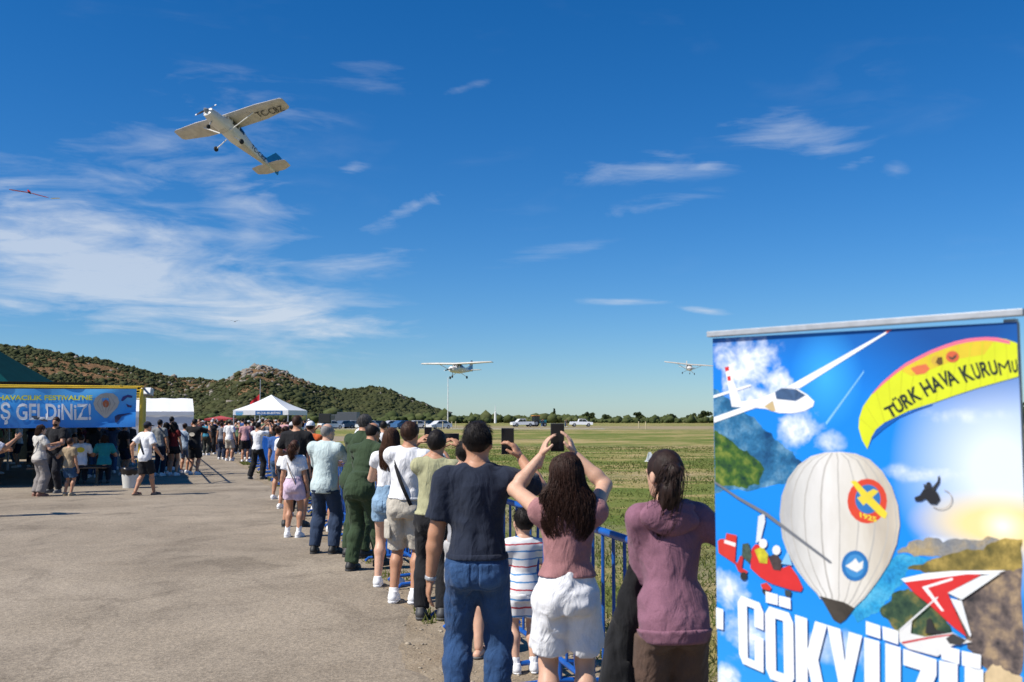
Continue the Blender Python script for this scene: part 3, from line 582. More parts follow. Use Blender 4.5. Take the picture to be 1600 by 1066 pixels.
def banner():
    e = empty('festival_banner', CN, 0, 'blue festival banner with yellow and white lettering hung on the canopy front', 'banner')
    out = CS*-1.0; Wd = 6.6; zt, zb = 2.47, 1.50
    def rip(a, z): return .018*math.sin(a*3.1+z*5.2)+.014*math.sin(a*7.7-z*8)+.02*math.sin((a*.9+z*2.3)*2.2)
    def pt(a, z, lift=0): return CFW*a+Vector((0, 0, z))+out*(.09+rip(a, z)+lift)
    V = []; F = []; nx, nz = 90, 16
    for i in range(nx+1):
        for j in range(nz+1): a = .12+Wd*i/nx; V.append(pt(a, zb+(zt-zb)*j/nz-.02*math.sin(math.pi*min(1, i/nx))))
    for i in range(nx):
        for j in range(nz): k = i*(nz+1)+j; F.append((k, k+nz+1, k+nz+2, k+1))
    m, nt, b = nmat('banner_print'); b.inputs['Roughness'].default_value = .42
    tc = nt.nodes.new('ShaderNodeTexCoord').outputs['Object']; sp = nd(nt, 'ShaderNodeSeparateXYZ'); nt.links.new(tc, sp.inputs[0])
    mr = nd(nt, 'ShaderNodeMapRange'); nt.links.new(sp.outputs[2], mr.inputs[0]); mr.inputs[1].default_value = zb; mr.inputs[2].default_value = zt
    c = ramp(nt, mr.outputs[0], [(0, (.03, .20, .60)), (.45, (.05, .36, .85)), (1, (.12, .48, .90))]); c = mixc(nt, .25, c, ramp(nt, tnoise(nt, 1.6, 5, .6, .5, tc), [(.4, (.3, .3, .3)), (.7, (.7, .7, .7))]), 'OVERLAY'); nt.links.new(c, b.inputs['Base Color'])
    mesh('cloth', V, F, m, e, True)
    fr = at  # the print is measured from the photograph, then laid on the banner plane
    n = CS; O = CN+out*.09
    def inv(px, py):
        d = ray(px, py); k = (O-Vector((0, 0, CAM_H))).dot(n)/d.dot(n); p = Vector((0, 0, CAM_H))+d*k-CN; return p.dot(CFW), p.z
    def place(W):
        return np.array([pt(x, z, .012)[:] for x, _, z in W])
    def btext(body, A, B, C, mat, bold):
        a, b_, c_ = inv(*A), inv(*B), inv(*C); return lettering(body, (a[0], 0, a[1]), (b_[0]-a[0], 0, b_[1]-a[1]), (c_[0]-a[0], 0, c_[1]-a[1]), mat, e, bold, 'lettering', place)
    MY = paint((.75, .72, .03), .4, 0, .03); MW = paint((.78, .80, .82), .4, 0, .05)
    btext("HAVACILIK FESTiVALi'NE", (-3, 625), (144.5, 625), (-3, 617.5), MY, .03)
    btext("HOŞ GELDiNiZ!", (-40, 655.5), (142.5, 655.5), (-40, 629.5), MW, .022)
    def shape(name, pts, mat, lift=.014, par=e):
        return mesh(name, [pt(*inv(*p), lift)[:] for p in pts], [tuple(range(len(pts)))], mat, par)
    bal = shape('printed_balloon', [(166, 614), (157, 616), (149, 622), (146, 631), (149, 640), (157, 648), (163, 653), (167, 653), (174, 646), (183, 637), (186.5, 629), (184, 621), (177, 615)], paint((.50, .47, .42), .45, 0, .1, 9))
    for k in range(5):
        x = 151+k*7; shape('printed_gore', [(166+(x-166)*.3, 615), (x, 631), (165+(x-166)*.12, 651), (x+1.2, 631)], paint((.32, .30, .28), .45), .016, bal)
    shape('printed_crest', [(160+5*math.cos(t)+5.5, 631+6*math.sin(t)) for t in np.linspace(0, 6.28, 12, False)], paint((.42, .12, .06), .45), .018, bal)
    shape('printed_parachute', [(189, 626), (192, 620), (200, 617), (207, 619), (206, 622), (199, 621), (192, 627)], paint((.02, .03, .20), .45)); shape('printed_jumper', [(197, 631), (201, 633), (206, 634), (205, 637), (199, 636)], paint((.05, .03, .14), .45))
    shape('printed_hang_glider', [(179, 651), (184, 648), (206, 645), (190, 651), (186, 656), (182, 661), (180, 660)], paint((.02, .025, .10), .45))
    shape('printed_aircraft', [(49, 650), (58, 650), (63, 653), (73, 656), (75, 659), (66, 658), (60, 656), (52, 655)], paint((.07, .08, .10), .45))
    m = MB(); m.tube([CFW*.1+Vector((0, 0, 2.49))+out*.07, CFW*(Wd+.2)+Vector((0, 0, 2.49))+out*.07], .018, 8); m.build('hanging_pole', M_YELLOW, e, True)
banner()
# ------------------------------------------------------------------ tents
M_TENT = paint((.78, .78, .77), .6, 0, .04, 2)
def popup_tent(loc, w, eave, peak, label, mat, rz=0, valance=.28, sag=.06, ridge=0.0, legs=True, walls=False):
    e = empty('canopy_tent', loc, rz, label, 'tent', 'event tents'); h = w/2; n = 10
    for k in range(4):
        R_ = Matrix.Rotation(k*math.pi/2, 3, 'Z'); V = []; F = []
        for i in range(n+1):
            f = i/n; hw = h*(1-f)+ridge*f*(k % 2 == 0); z = eave+(peak-eave)*(f-sag*math.sin(math.pi*f)*1.2)
            for j in range(n+1): V.append(R_ @ Vector((-hw+2*hw*j/n, -h*(1-f), z)))
        for i in range(n):
            for j in range(n): a = i*(n+1)+j; F.append((a, a+1, a+n+2, a+n+1))
        mesh('roof_panel', V, F, mat, e, True)
        m = MB(); m.box((0, -h-.004, eave-valance/2), (2*h, .012, valance)); m.V = [tuple(R_ @ Vector(v)) for v in m.V]; m.build('valance', mat, e)
        if legs:
            m = MB(); m.box((-h+.03, -h+.03, eave/2), (.05, .05, eave)); m.V = [tuple(R_ @ Vector(v)) for v in m.V]; m.build('leg', M_GALV, e)
    return e
t1 = at(424, 617, 60); tent = popup_tent((t1.x, 60, 0), 3.35, 2.22, t1.z, 'white peaked event tent with a blue name board on its front', M_TENT, R(-7))
def tent_sign():
    s = MB(); s.box((.5, -1.70, 2.06), (1.62, .02, .26)); so = s.build('name_board', paint((.02, .12, .33), .4), tent)
    lettering('SELÇUK BELEDİYESİ', (-.22, -1.716, 2.00), (1.44, 0, 0), (0, 0, .12), M_WHITE, so, .02)
    for z, c in ((2.12, (.03, .25, .55)), (2.03, (.04, .38, .6)), (1.95, (.03, .25, .55))):
        s = MB(); s.box((-1.3, -1.69, z), (.45-.08*(z < 2), .012, .05)); s.build('stripe_mark', paint(c, .4), tent)
tent_sign()
def marquee():
    p = at(258, 622, 55); e = empty('white_marquee', (p.x, 55, 0), R(20), 'plain white gable marquee behind the canopy posts', 'tent', 'event tents'); H, E, w, L_ = p.z, 2.1, 3.9, 5.0
    x0, x1 = -w*.75, w*.38
    for s in (0, 1):
        y0, y1 = (-1.2, 1.0) if s == 0 else (1.0, 3.2); V = []; F = []
        for i in range(9):
            for j in range(15): f = i/8; V.append((x0+(x1-x0)*j/14, y0+(y1-y0)*f, (E+(H-E)*f if s == 0 else H-(H-E)*f)-.02*math.sin(j*1.9)))
        for i in range(8):
            for j in range(14): a = i*15+j; F.append((a, a+1, a+16, a+15))
        mesh('roof_panel', V, F, M_TENT, e, True)
    V = []; F = []
    for j in range(25):
        for i in range(7): V.append((x0+(x1-x0)*j/24, -1.2-.03*math.sin(j*1.3)*(1-i/6), E*i/6))
    for j in range(24):
        for i in range(6): a = j*7+i; F.append((a, a+7, a+8, a+1))
    mesh('side_wall', V, F, M_TENT, e, True)
    for x in (x0, x1):
        mesh('gable_wall', [(x, -1.2, 0), (x, 3.2, 0), (x, 3.2, E), (x, 1.0, H), (x, -1.2, E)], [(0, 1, 2, 3, 4)], M_TENT, e)
    m = MB(); m.box(((x0+x1)/2, -1.24, E-.1), (x1-x0, .02, .22)); m.build('valance', M_TENT, e)
marquee()
def dark_backdrop():  # added dark wall and roof, there only to darken the space under the canopy
    c = CN+CFW*8.2+CS*19.2; e = empty('added_backdrop', c, math.atan2(-CFW.y, -CFW.x), 'added dark green backdrop wall deepening the shade behind the seated people', 'tent', 'event tents'); mt = cloth((.018, .03, .028)); V = []; F = []
    for i in range(41):
        for j in range(7): V.append((-7+14*i/40, .05*math.sin(i*1.7)*(1-j/6), 2.5*j/6))
    for i in range(40):
        for j in range(6): a = i*7+j; F.append((a, a+7, a+8, a+1))
    mesh('side_wall', V, F, mt, e, True)
    mesh('roof_panel', [(-7.1, -.1, 2.48), (7.1, -.1, 2.48), (7.1, 2.5, 2.85), (-7.1, 2.5, 2.85)], [(0, 1, 2, 3)], mt, e)
dark_backdrop()
g0 = at(-75, 503, 36); popup_tent((g0.x, 36.0, 0), 6.4, 2.85, g0.z, 'dark green tent roof rising behind the banner at far left', paint((.003, .045, .05), .95, 0, .15, 3, 0, .05), R(8), .3, .02)
r0 = at(345, 654, 95); popup_tent((r0.x, 95, 0), 2.5, 1.75, 2.02, 'small red tent roof in the crowd left of the white tent', cloth((.42, .06, .06)), R(5), .2)
def mast(px, y_top, Y, r_, label, name='light_mast', mat=M_WHITE, base=None, top_r=None):
    p = at(px, y_top, Y); e = empty(name, (p.x, Y, 0), 0, label, 'mast'); m = MB(); m.tube([(0, 0, 0), (0, 0, p.z)], [r_, top_r or r_*.6], 8); m.build('pole', mat, e, True)
    m = MB(); m.box((0, 0, .3), (.5, .5, .6), None, .04); m.build('base', M_WHITE, e); return e
mast(700, 590, 250, .13, 'tall thin white mast standing in the field below the second aeroplane')
fm = mast(407, 593, 85, .05, 'thin flagpole rising behind the white peaked tent', 'flagpole', M_GALV)
m = MB(); V = []; F = []
for i in range(9):
    for j in range(6): V.append((-.06-.1*i, .08*math.sin(i*.9), 3.85-.32*i*.3-.09*j*1.3))
for i in range(8):
    for j in range(5): a = i*6+j; F.append((a, a+6, a+7, a+1))
m.add(V, F); m.build('flag', cloth((.5, .02, .03)), fm, True)
ob = at(774, 632, 420); e = empty('white_tower', (ob.x, 420, 0), 0, 'slim white tower with a spire above the far tree line', 'tower')
m = MB(); m.tube([(0, 0, 0), (0, 0, 4.6)], [.55, .5], 10); m.build('shaft', M_WHITE, e, True); m = MB(); m.tube([(0, 0, 4.6), (0, 0, ob.z)], [.2, .06], 8); m.build('spire', M_WHITE, e, True)
# ------------------------------------------------------------------ vehicles
def wheels(e, xs, w, r_):
    w0 = None
    for x in xs:
        for s in (-1, 1):
            m = MB(); m.lathe([(r_*.55, -.1), (r_*.9, -.1), (r_, -.06), (r_, .06), (r_*.9, .1), (r_*.55, .1)], 16, (x, s*(w/2-.1), r_), Matrix.Rotation(R(90), 3, 'X')); wo = m.build('wheel', M_TYRE, e, True)
            m = MB(); m.lathe([(r_*.56, -.03), (r_*.5, .02), (.05, .03)], 12, (x, s*(w/2-.02), r_), Matrix.Rotation(R(-90*s), 3, 'X')); m.build('rim', M_GALV, wo, True)
def vehicle(name, loc, rz, body, prof, glass, label, cat, w=1.8, xs=(-1.35, 1.35), r_=.34, group=None):
    e = empty(name, loc, rz, label, cat, group); m = MB(); rings = []
    for (y, k) in ((-w/2, .92), (-w/2+.12, 1), (w/2-.12, 1), (w/2, .92)):
        rings.append([(x, y*(1 if z < 1.0 else .84), z if z < .5 else .5+(z-.5)*(.97 if k < 1 else 1)) for (x, z) in prof])
    m.loft(rings); m.build('body', body, e, True)
    for s in (-1, 1):
        for g in glass:
            gm = MB(); gm.add([(x, s*(w/2*(.97 if z < 1.0 else .855)+.012), z) for (x, z) in g], [tuple(range(len(g)))]); gm.build('window', M_GLASS, e)
    wheels(e, xs, w, r_)
    for s in (-1, 1):
        m = MB(); m.box((prof[0][0]+.03, s*(w/2-.3), .72), (.06, .3, .14), None, .02); m.build('headlight', M_WHITE, e)
    return e
CARP = [(2.1, .3), (2.15, .7), (1.2, .92), (.55, 1.42), (-1.0, 1.46), (-1.75, 1.0), (-2.1, .95), (-2.12, .3)]
CARG = [[(1.05, .95), (.5, 1.36), (-.2, 1.38), (-.2, .95)], [(-.28, .95), (-.28, 1.38), (-.95, 1.39), (-1.5, 1.0)]]
PICK = [(2.55, .42), (2.6, 1.0), (1.5, 1.12), (.85, 1.72), (-.5, 1.76), (-.75, 1.15), (-2.55, 1.12), (-2.6, .48)]
PICG = [[(1.32, 1.16), (.82, 1.64), (.2, 1.66), (.2, 1.16)], [(.12, 1.16), (.12, 1.66), (-.45, 1.66), (-.62, 1.18)]]
ORD = ['first', 'second', 'third', 'fourth', 'fifth', 'sixth', 'seventh', 'eighth', 'ninth', 'last']
CARC = [((.75, .75, .74), 'white'), ((.10, .13, .17), 'dark blue-grey'), ((.45, .47, .5), 'silver'), ((.74, .74, .74), 'white'), ((.04, .045, .05), 'black'), ((.5, .51, .53), 'silver'), ((.05, .12, .25), 'blue'), ((.73, .73, .73), 'white'), ((.06, .06, .065), 'black'), ((.7, .7, .7), 'white')]
for i, (c, nm) in enumerate(CARC):
    px = 517+i*18.8; Y = 172+(i % 3)*5; p = at(px, 660, Y)
    vehicle('parked_car', (p.x, Y, 0), R((35, 52, 28, 60, 40, 33, 48, 25, 55, 38)[i]+180*(i % 2)), paint(c, .25, 0, .03), CARP, CARG, f'{nm} parked car, {ORD[i]} from left in the far row', 'car', group='cars parked at the foot of the hills')
p = at(535, 658, 185); vehicle('parked_truck', (p.x, 186, 0), R(170), paint((.07, .075, .08), .4), [(2.9, .5), (2.95, 1.5), (2.4, 2.5), (1.0, 2.6), (.9, 3.0), (-2.9, 3.0), (-2.95, .5)], [[(2.7, 1.55), (2.3, 2.35), (1.3, 2.4), (1.3, 1.55)]], 'dark box truck standing above the row of parked cars', 'truck', 2.2, (-1.8, 1.8), .45)
p = at(816, 662, 222); vehicle('pickup_truck', (p.x, 222, 0), R(200), paint((.78, .78, .78), .3, 0, .03), PICK, PICG, 'white pickup at left, half turned away on the dry strip', 'pickup', 1.9, (-1.6, 1.6), .4, 'white pickups on the airfield')
p = at(908, 662, 226); vehicle('pickup_truck', (p.x, 226, 0), R(3), paint((.80, .80, .80), .3, 0, .03), PICK, PICG, 'white pickup seen side-on at right on the dry strip', 'pickup', 1.9, (-1.6, 1.6), .4, 'white pickups on the airfield')
def tractor():
    p = at(841, 662, 228); e = empty('tractor', (p.x, 228, 0), R(20), 'small teal tractor with an orange roof between the two white pickups', 'tractor')
    m = MB(); m.box((1.0, 0, 1.1), (1.8, .8, .8), None, .08); m.build('bonnet', paint((.04, .28, .30), .4), e)
    m = MB(); m.box((-.6, 0, 1.6), (1.4, 1.4, 1.6), None, .1); m.build('cab', M_GLASS, e)
    m = MB(); m.box((-.6, 0, 2.47), (1.7, 1.6, .16), None, .05); m.build('roof', paint((.62, .25, .06), .5), e)
    wheels(e, (-.8,), 1.9, .75); wheels(e, (1.4,), 1.5, .45)
tractor()
def trailer():
    p = at(869, 664, 225); e = empty('trailer', (p.x, 225, 0), R(5), 'low flat trailer between the tractor and right pickup', 'trailer'); m = MB(); m.box((0, 0, .62), (3.0, 1.4, .12), None, .03); m.tube([(1.5, 0, .55), (2.5, 0, .45)], .05, 6); m.build('bed', M_GREY, e); wheels(e, (0,), 1.5, .33)
trailer()
def cone():
    g = gnd(897, 684); e = empty('traffic_cone', (g.x, 115, 0), 0, 'red and white striped cone standing alone in the field', 'cone')
    m = MB(); m.box((0, 0, .03), (.5, .5, .06), None, .015); m.build('base', M_BLACK, e)
    for i, (a, b, mt) in enumerate(((.06, .3, M_RED), (.3, .52, M_WHITE), (.52, .74, M_RED), (.74, .9, M_WHITE))):
        m = MB(); m.tube([(0, 0, a), (0, 0, b)], [.21*(1-a), .21*(1-b)], 14); m.build('band', mt, e, True)
cone()
def marker():
    g = gnd(1015, 722); e = empty('ground_marker', g, R(20), 'small white wedge-shaped marker sitting in the near grass', 'marker')
    for s in (-1, 1):
        m = MB(); m.add([(-.12, s*.22, 0), (.22, s*.22, 0), (.05, s*.04, .46), (-.02, s*.04, .46), (-.12, s*.24, 0), (.22, s*.24, 0), (.05, s*.06, .46), (-.02, s*.06, .46)], [(0, 1, 2, 3), (7, 6, 5, 4), (0, 4, 5, 1), (1, 5, 6, 2), (2, 6, 7, 3), (3, 7, 4, 0)]); m.build('board', M_WHITE, e)
    m = MB(); m.box((.05, 0, .03), (.4, .5, .03)); m.build('base', M_WHITE, e); e.scale = (.8, .8, .85)
marker()
for i, px in enumerate((652, 664, 685, 692, 706, 712, 733, 740, 998, 1009)):
    g = at(px, 668, 168+(i % 3)*8); e = MB(); e.tube([(0, 0, 0), (0, 0, 1.3)], .09, 6); o = e.build('marker_post', paint((.55, .47, .28), .8)); o.location = (g.x, g.y, 0)
    tag(o, f'short pale wooden post in the far dry strip, {ORD[i]} from the left', 'post', 'posts in the dry strip')
st = MB(); st.box((-14, 172, .03), (60, 1.6, .06)); tag(st.build('runway_edge', paint((.55, .52, .46), .9)), kind='structure')
sp = at(508, 654, 52); e = empty('loudspeaker', (sp.x, 52, 0), R(5), 'black loudspeaker on a stand above the heads right of the white tent', 'loudspeaker')
m = MB(); m.box((0, 0, sp.z), (.62, .5, .5), None, .03); m.build('cabinet', M_BLACK, e); m = MB(); m.tube([(0, 0, 0), (0, 0, sp.z-.25)], .03, 8); m.build('stand', M_BLACK, e)
m = MB(); m.box((0, -.256, sp.z), (.54, .012, .42), None, .004); m.build('grille', paint((.03, .03, .03), .7, 0, .2, 60), e)
# ------------------------------------------------------------------ bin, tables
def bin_():
    g = gnd(203, 763); e = empty('waste_bin', g, 0, 'white plastic waste bin lined with a black bag beside the yellow post', 'bin')
    m = MB(); m.lathe([(.165, 0), (.215, .42), (.23, .43), (.23, .46), (.20, .46)], 24); m.build('bucket', paint((.62, .62, .58), .5, 0, .08, 5), e, True)
    m = MB(); rng = random.Random(3); V = []; n = 28
    for z, r_ in ((.34, .215), (.40, .236), (.47, .25), (.50, .235), (.46, .15)):
        for k in range(n): V.append((math.cos(k*6.2832/n)*(r_+rng.uniform(-.012, .012)), math.sin(k*6.2832/n)*(r_+rng.uniform(-.012, .012)), z+rng.uniform(-.02, .02)))
    m.add(V, [(i*n+k, i*n+(k+1) % n, (i+1)*n+(k+1) % n, (i+1)*n+k) for i in range(4) for k in range(n)]); m.build('bin_bag', paint((.012, .012, .014), .3), e, True)
bin_()
M_WOOD = paint((.16, .10, .055), .7, 0, .3, 7)
def picnic(a, b, label):
    p = CN+CFW*a+CS*b; e = empty('picnic_table', p, math.atan2(CFW.y, CFW.x), label, 'table', 'wooden picnic tables under the canopy')
    for y in (-.28, -.09, .09, .28):
        m = MB(); m.box((0, y, .74), (1.9, .17, .04), None, .006); m.build('table_plank', M_WOOD, e)
    for s in (-1, 1):
        m = MB(); m.box((0, s*.72, .44), (1.9, .26, .04), None, .006); m.build('bench_plank', M_WOOD, e)
        m = MB(); m.tube([(s*.7, -.7, 0), (s*.7, -.3, .72)], .035, 4); m.tube([(s*.7, .7, 0), (s*.7, .3, .72)], .035, 4); m.box((s*.7, 0, .4), (.05, 1.6, .08)); m.build('leg_frame', M_WOOD, e)
picnic(1.75, 1.6, 'wooden picnic table with seated people just behind the bin'); picnic(4.6, 1.9, 'wooden picnic table in shade behind the couple with the boy'); picnic(2.2, 5.2, 'wooden picnic table in the second row under the canopy')
# ------------------------------------------------------------------ poster stand
PL = Vector((.660, 3.28, 0)); PR = Vector((1.329, 2.60, 0))
def poster():
    PE = (PR-PL).normalized(); W = (PR-PL).length; PN = Vector((-PE.y, PE.x, 0))*-1; PN = PN if PN.y < 0 else -PN
    e = empty('poster_stand', PL, 0, 'tall printed aviation poster in a galvanised frame at right foreground', 'poster')
    O = Vector((0, 0, CAM_H))
    def inv(px, py):
        d = ray(px, py); k = (PL-O).dot(PN)/d.dot(PN); p = O+d*k-PL; return p.dot(PE), p.z
    def pt(u, z, l): return PE*u+Vector((0, 0, z))+PN*(.001+l*.00008)
    ztop = inv(1115, 529)[1]; ztopr = inv(1592, 503)[1]
    m = MB(); V = [PE*u+PN*o_+Vector((0, 0, z)) for o_ in (-.018, -.0005) for (u, z) in ((.004, .08), (W-.004, .08), (W-.004, ztopr), (.004, ztop))]; m.add(V, [(0, 1, 2, 3), (7, 6, 5, 4), (0, 4, 5, 1), (1, 5, 6, 2), (2, 6, 7, 3), (3, 7, 4, 0)]); m.build('board', M_GREY, e)
    a, b = inv(1109, 523), inv(1602, 488)
    m = MB(); RM = Matrix((PE, PN, Vector((0, 0, 1)))).transposed(); L_ = b[0]-a[0]; tilt = math.atan2(b[1]-a[1], L_); m.box((0, 0, 0), (L_, .030, .018), Matrix.Rotation(-tilt, 3, 'Y'), .002); m.V = [tuple(RM @ Vector(v)+PE*(a[0]+L_/2)+Vector((0, 0, (a[1]+b[1])/2))+PN*.004) for v in m.V]; m.build('top_rail', M_GALV, e)
    for u in (.03, W-.03):
        m = MB(); m.box((0, 0, ztop/2), (.03, .024, ztop), RM); m.V = [tuple(Vector(v)+PE*u-PN*.032) for v in m.V]; m.build('upright', M_GALV, e)
    for u in (.06, W-.06):
        m = MB(); m.box((0, 0, .03), (.04, .55, .04), RM); m.V = [tuple(Vector(v)+PE*u-PN*.05) for v in m.V]; m.build('foot', M_GALV, e)
    # ---- printed sheet: sky, sunset and cloud as a flat print
    V = [pt(u, z, 0) for (u, z) in ((.004, .08), (W-.004, .08), (W-.004, ztopr), (.004, ztop))]; so = mesh('print_sheet', V, [(0, 1, 2, 3)], None, e)
    m, nt, b_ = nmat('poster_print'); so.data.materials.append(m); b_.inputs['Roughness'].default_value = .45; b_.inputs['Specular IOR Level'].default_value = .3
    tc = nt.nodes.new('ShaderNodeTexCoord').outputs['Object']
    def dotn(v, off=0.0):
        n = nd(nt, 'ShaderNodeVectorMath', operation='DOT_PRODUCT'); nt.links.new(tc, n.inputs[0]); n.inputs[1].default_value = v; s = nd(nt, 'ShaderNodeMath', operation='ADD'); nt.links.new(n.outputs['Value'], s.inputs[0]); s.inputs[1].default_value = off; return s.outputs[0]
    U, Z = dotn(tuple(PE)), dotn((0, 0, 1)); cb = nd(nt, 'ShaderNodeCombineXYZ'); nt.links.new(U, cb.inputs[0]); nt.links.new(Z, cb.inputs[1]); uv = cb.outputs[0]
    def mth(op, a, b=None, clamp=False):
        n = nd(nt, 'ShaderNodeMath', operation=op); n.use_clamp = clamp
        for i, v in enumerate((a, b)):
            if v is None: continue
            if isinstance(v, (int, float)): n.inputs[i].default_value = v
            else: nt.links.new(v, n.inputs[i])
        return n.outputs[0]
    def radial(px, py, rx, ry):
        u0, z0 = inv(px, py); a = mth('DIVIDE', mth('SUBTRACT', U, u0), rx); b = mth('DIVIDE', mth('SUBTRACT', Z, z0), ry)
        return mth('SUBTRACT', 1.0, mth('SQRT', mth('ADD', mth('MULTIPLY', a, a), mth('MULTIPLY', b, b))), True)
    mr = nd(nt, 'ShaderNodeMapRange'); nt.links.new(Z, mr.inputs[0]); mr.inputs[1].default_value = .8; mr.inputs[2].default_value = 1.95
    c = ramp(nt, mr.outputs[0], [(0, (.03, .30, .70)), (.35, (.008, .24, .74)), (.7, (.006, .23, .76)), (.93, (.006, .19, .66)), (1, (.008, .14, .5))])
    c = mixc(nt, mth('MULTIPLY', radial(1562, 735, .30, .34), 1.3, True), c, (.66, .74, .82)); c = mixc(nt, mth('MULTIPLY', radial(1567, 822, .26, .10), 1.6, True), c, (.85, .66, .30)); c = mixc(nt, mth('POWER', radial(1567, 822, .07, .06), 1.5), c, (1, .95, .75))
    c = mixc(nt, mth('MULTIPLY', radial(1500, 505, .42, .26), 1.3, True), c, (.006, .075, .30)); c = mixc(nt, mth('MULTIPLY', radial(1290, 590, .12, .16), .8, True), c, (.05, .42, .85))
    n1 = tnoise(nt, 9, 8, .62, .3, uv); n2 = tnoise(nt, 24, 5, .6, .2, uv)
    cl = None
    for (px, py, rx, ry, s) in ((1165, 570, .13, .16, 1.3), (1215, 600, .07, .08, 1.0), (1290, 690, .08, .05, .9), (1185, 620, .08, .06, 1.1), (1255, 670, .11, .07, 1.1), (1140, 920, .09, .08, .9), (1165, 990, .10, .09, .8), (1500, 650, .14, .03, .5), (1440, 740, .14, .03, .5), (1500, 850, .13, .02, .5), (1290, 1010, .22, .07, .6), (1330, 930, .1, .05, .5), (1130, 1060, .09, .06, .8)):
        d = mth('MULTIPLY', mth('ADD', mth('MULTIPLY', radial(px, py, rx, ry), 1.5), mth('MULTIPLY', mth('SUBTRACT', n1, .56), 3.6)), s, True); d = mth('MULTIPLY', d, mth('MULTIPLY', radial(px, py, rx*1.2, ry*1.2), 3.0, True)); cl = d if cl is None else mth('MAXIMUM', cl, d)
    cc = ramp(nt, n2, [(.35, (.45, .56, .70)), (.6, (.86, .88, .90))]); c = mixc(nt, cl, c, cc); nt.links.new(c, b_.inputs['Base Color'])
    pr = {}
    def P(col, var=.06, sc=20):
        return paint(col, .45, 0, var, sc, 0, .3)
    lay = [1]
    def shape(name, pts, mat, par=None, up=True):
        if up: lay[0] += 1
        def clampu(u, z): return min(max(u, .005), W-.005), min(z, ztop-.002+(ztopr-ztop)*u/W)
        return mesh(name, [pt(*clampu(*inv(*p)), lay[0])[:] for p in pts], [tuple(range(len(pts)))], mat, par or so)
    c2 = lambda L: [(1100+x/4.44, 480+y/4.44) for x, y in L]; c3 = lambda L: [(1340+x/4.442, 480+y/4.442) for x, y in L]
    c4 = lambda L: [(1100+x/3.727, 780+y/3.727) for x, y in L]; c5 = lambda L: [(1340+x/3.727, 780+y/3.727) for x, y in L]
    disc = lambda x, y, rx, ry=None, n=20: [(x+rx*math.cos(t), y+(ry or rx)*math.sin(t)) for t in np.linspace(0, 6.2832, n, False)]
    def jag(L, amp=9, it=3, seed=1):
        rg = random.Random(seed)
        for k in range(it):
            out = []
            for (x0, y0), (x1, y1) in zip(L, L[1:]+L[:1]):
                d = math.hypot(x1-x0, y1-y0); a_ = min(amp*.5**k, d*.16); out += [(x0, y0), ((x0+x1)/2+rg.uniform(-a_, a_), (y0+y1)/2+rg.uniform(-a_, a_))]
            L = out
        return L
    mt = foliage('print_mountain', (.008, .05, .14), (.03, .15, .30), (.20, .38, .52), 11); mg = foliage('print_forest', (.008, .035, .03), (.05, .12, .025), (.22, .26, .05), 30); mk = foliage('print_rock', (.03, .03, .035), (.14, .11, .10), (.36, .26, .16), 24)
    shape('printed_mountain', c2(jag([(50, 560), (130, 600), (240, 690), (330, 760), (420, 850), (520, 930), (620, 1000), (690, 1090), (560, 1230), (300, 1280), (50, 1290)], 26, 3, 56)), mt)
    shape('printed_forest', c2(jag([(50, 850), (110, 880), (180, 920), (250, 985), (330, 1030), (420, 1130), (390, 1230), (300, 1260), (180, 1240), (50, 1200)], 26, 3, 42)), mg)
    shape('printed_ray', c2([(1060, 510), (1110, 440), (1112, 452), (850, 820), (845, 800)]), P((.20, .48, .75)))
    shape('printed_sea', c5(jag([(60, 520), (230, 325), (380, 340), (430, 345), (300, 410), (260, 500), (200, 560), (120, 660), (0, 720), (-60, 640)], 26, 3, 21)), foliage('print_sea', (.01, .16, .42), (.03, .30, .55), (.12, .46, .66), 9))
    shape('printed_ridge', c5(jag([(230, 300), (330, 240), (420, 222), (600, 235), (760, 215), (960, 240), (960, 330), (560, 340), (330, 335), (235, 320)], 26, 3, 35)), foliage('print_ridge', (.14, .17, .22), (.25, .24, .22), (.45, .33, .15), 16))
    shape('printed_hillside', c5(jag([(290, 405), (430, 350), (640, 290), (800, 250), (960, 235), (960, 430), (800, 420), (560, 425), (380, 425)], 26, 3, 56)), foliage('print_hillside', (.09, .08, .03), (.22, .17, .05), (.50, .36, .10), 20))
    shape('printed_headland', c5(jag([(130, 640), (220, 540), (300, 520), (420, 560), (480, 640), (560, 800), (300, 800), (160, 690)], 26, 3, 56)), foliage('print_headland', (.02, .045, .035), (.05, .09, .05), (.24, .20, .06), 26))
    shape('printed_cliff', c5(jag([(560, 470), (700, 440), (870, 415), (960, 400), (960, 1000), (860, 1040), (760, 1000), (640, 870), (560, 640)], 26, 3, 35)), mk)
    shape('printed_sand', c5(jag([(740, 1070), (790, 960), (880, 1000), (962, 1040), (962, 1350), (740, 1350)], 26, 3, 28)), P((.60, .46, .27), .2))
    # glider
    shape('printed_glider_wing', [(1228, 606), (1391, 513), (1394, 514), (1386, 521), (1250, 607)], P((.82, .84, .86))); shape('printed_wing_tip', [(1384, 517), (1391, 513), (1394, 514), (1386, 521)], P((.65, .12, .10)))
    gl = shape('printed_glider', c2([(195, 692), (255, 655), (380, 636), (490, 590), (560, 562), (650, 565), (720, 608), (768, 655), (758, 690), (700, 722), (610, 738), (520, 735), (430, 706), (360, 700)]), P((.80, .81, .82), .05))
    shape('printed_cockpit', c2([(495, 590), (540, 562), (640, 570), (708, 612), (640, 652), (505, 638)]), P((.05, .10, .20), .3, 60), gl); shape('printed_underside', c2([(420, 690), (480, 650), (500, 720), (470, 722)]), P((.55, .42, .22)), gl)
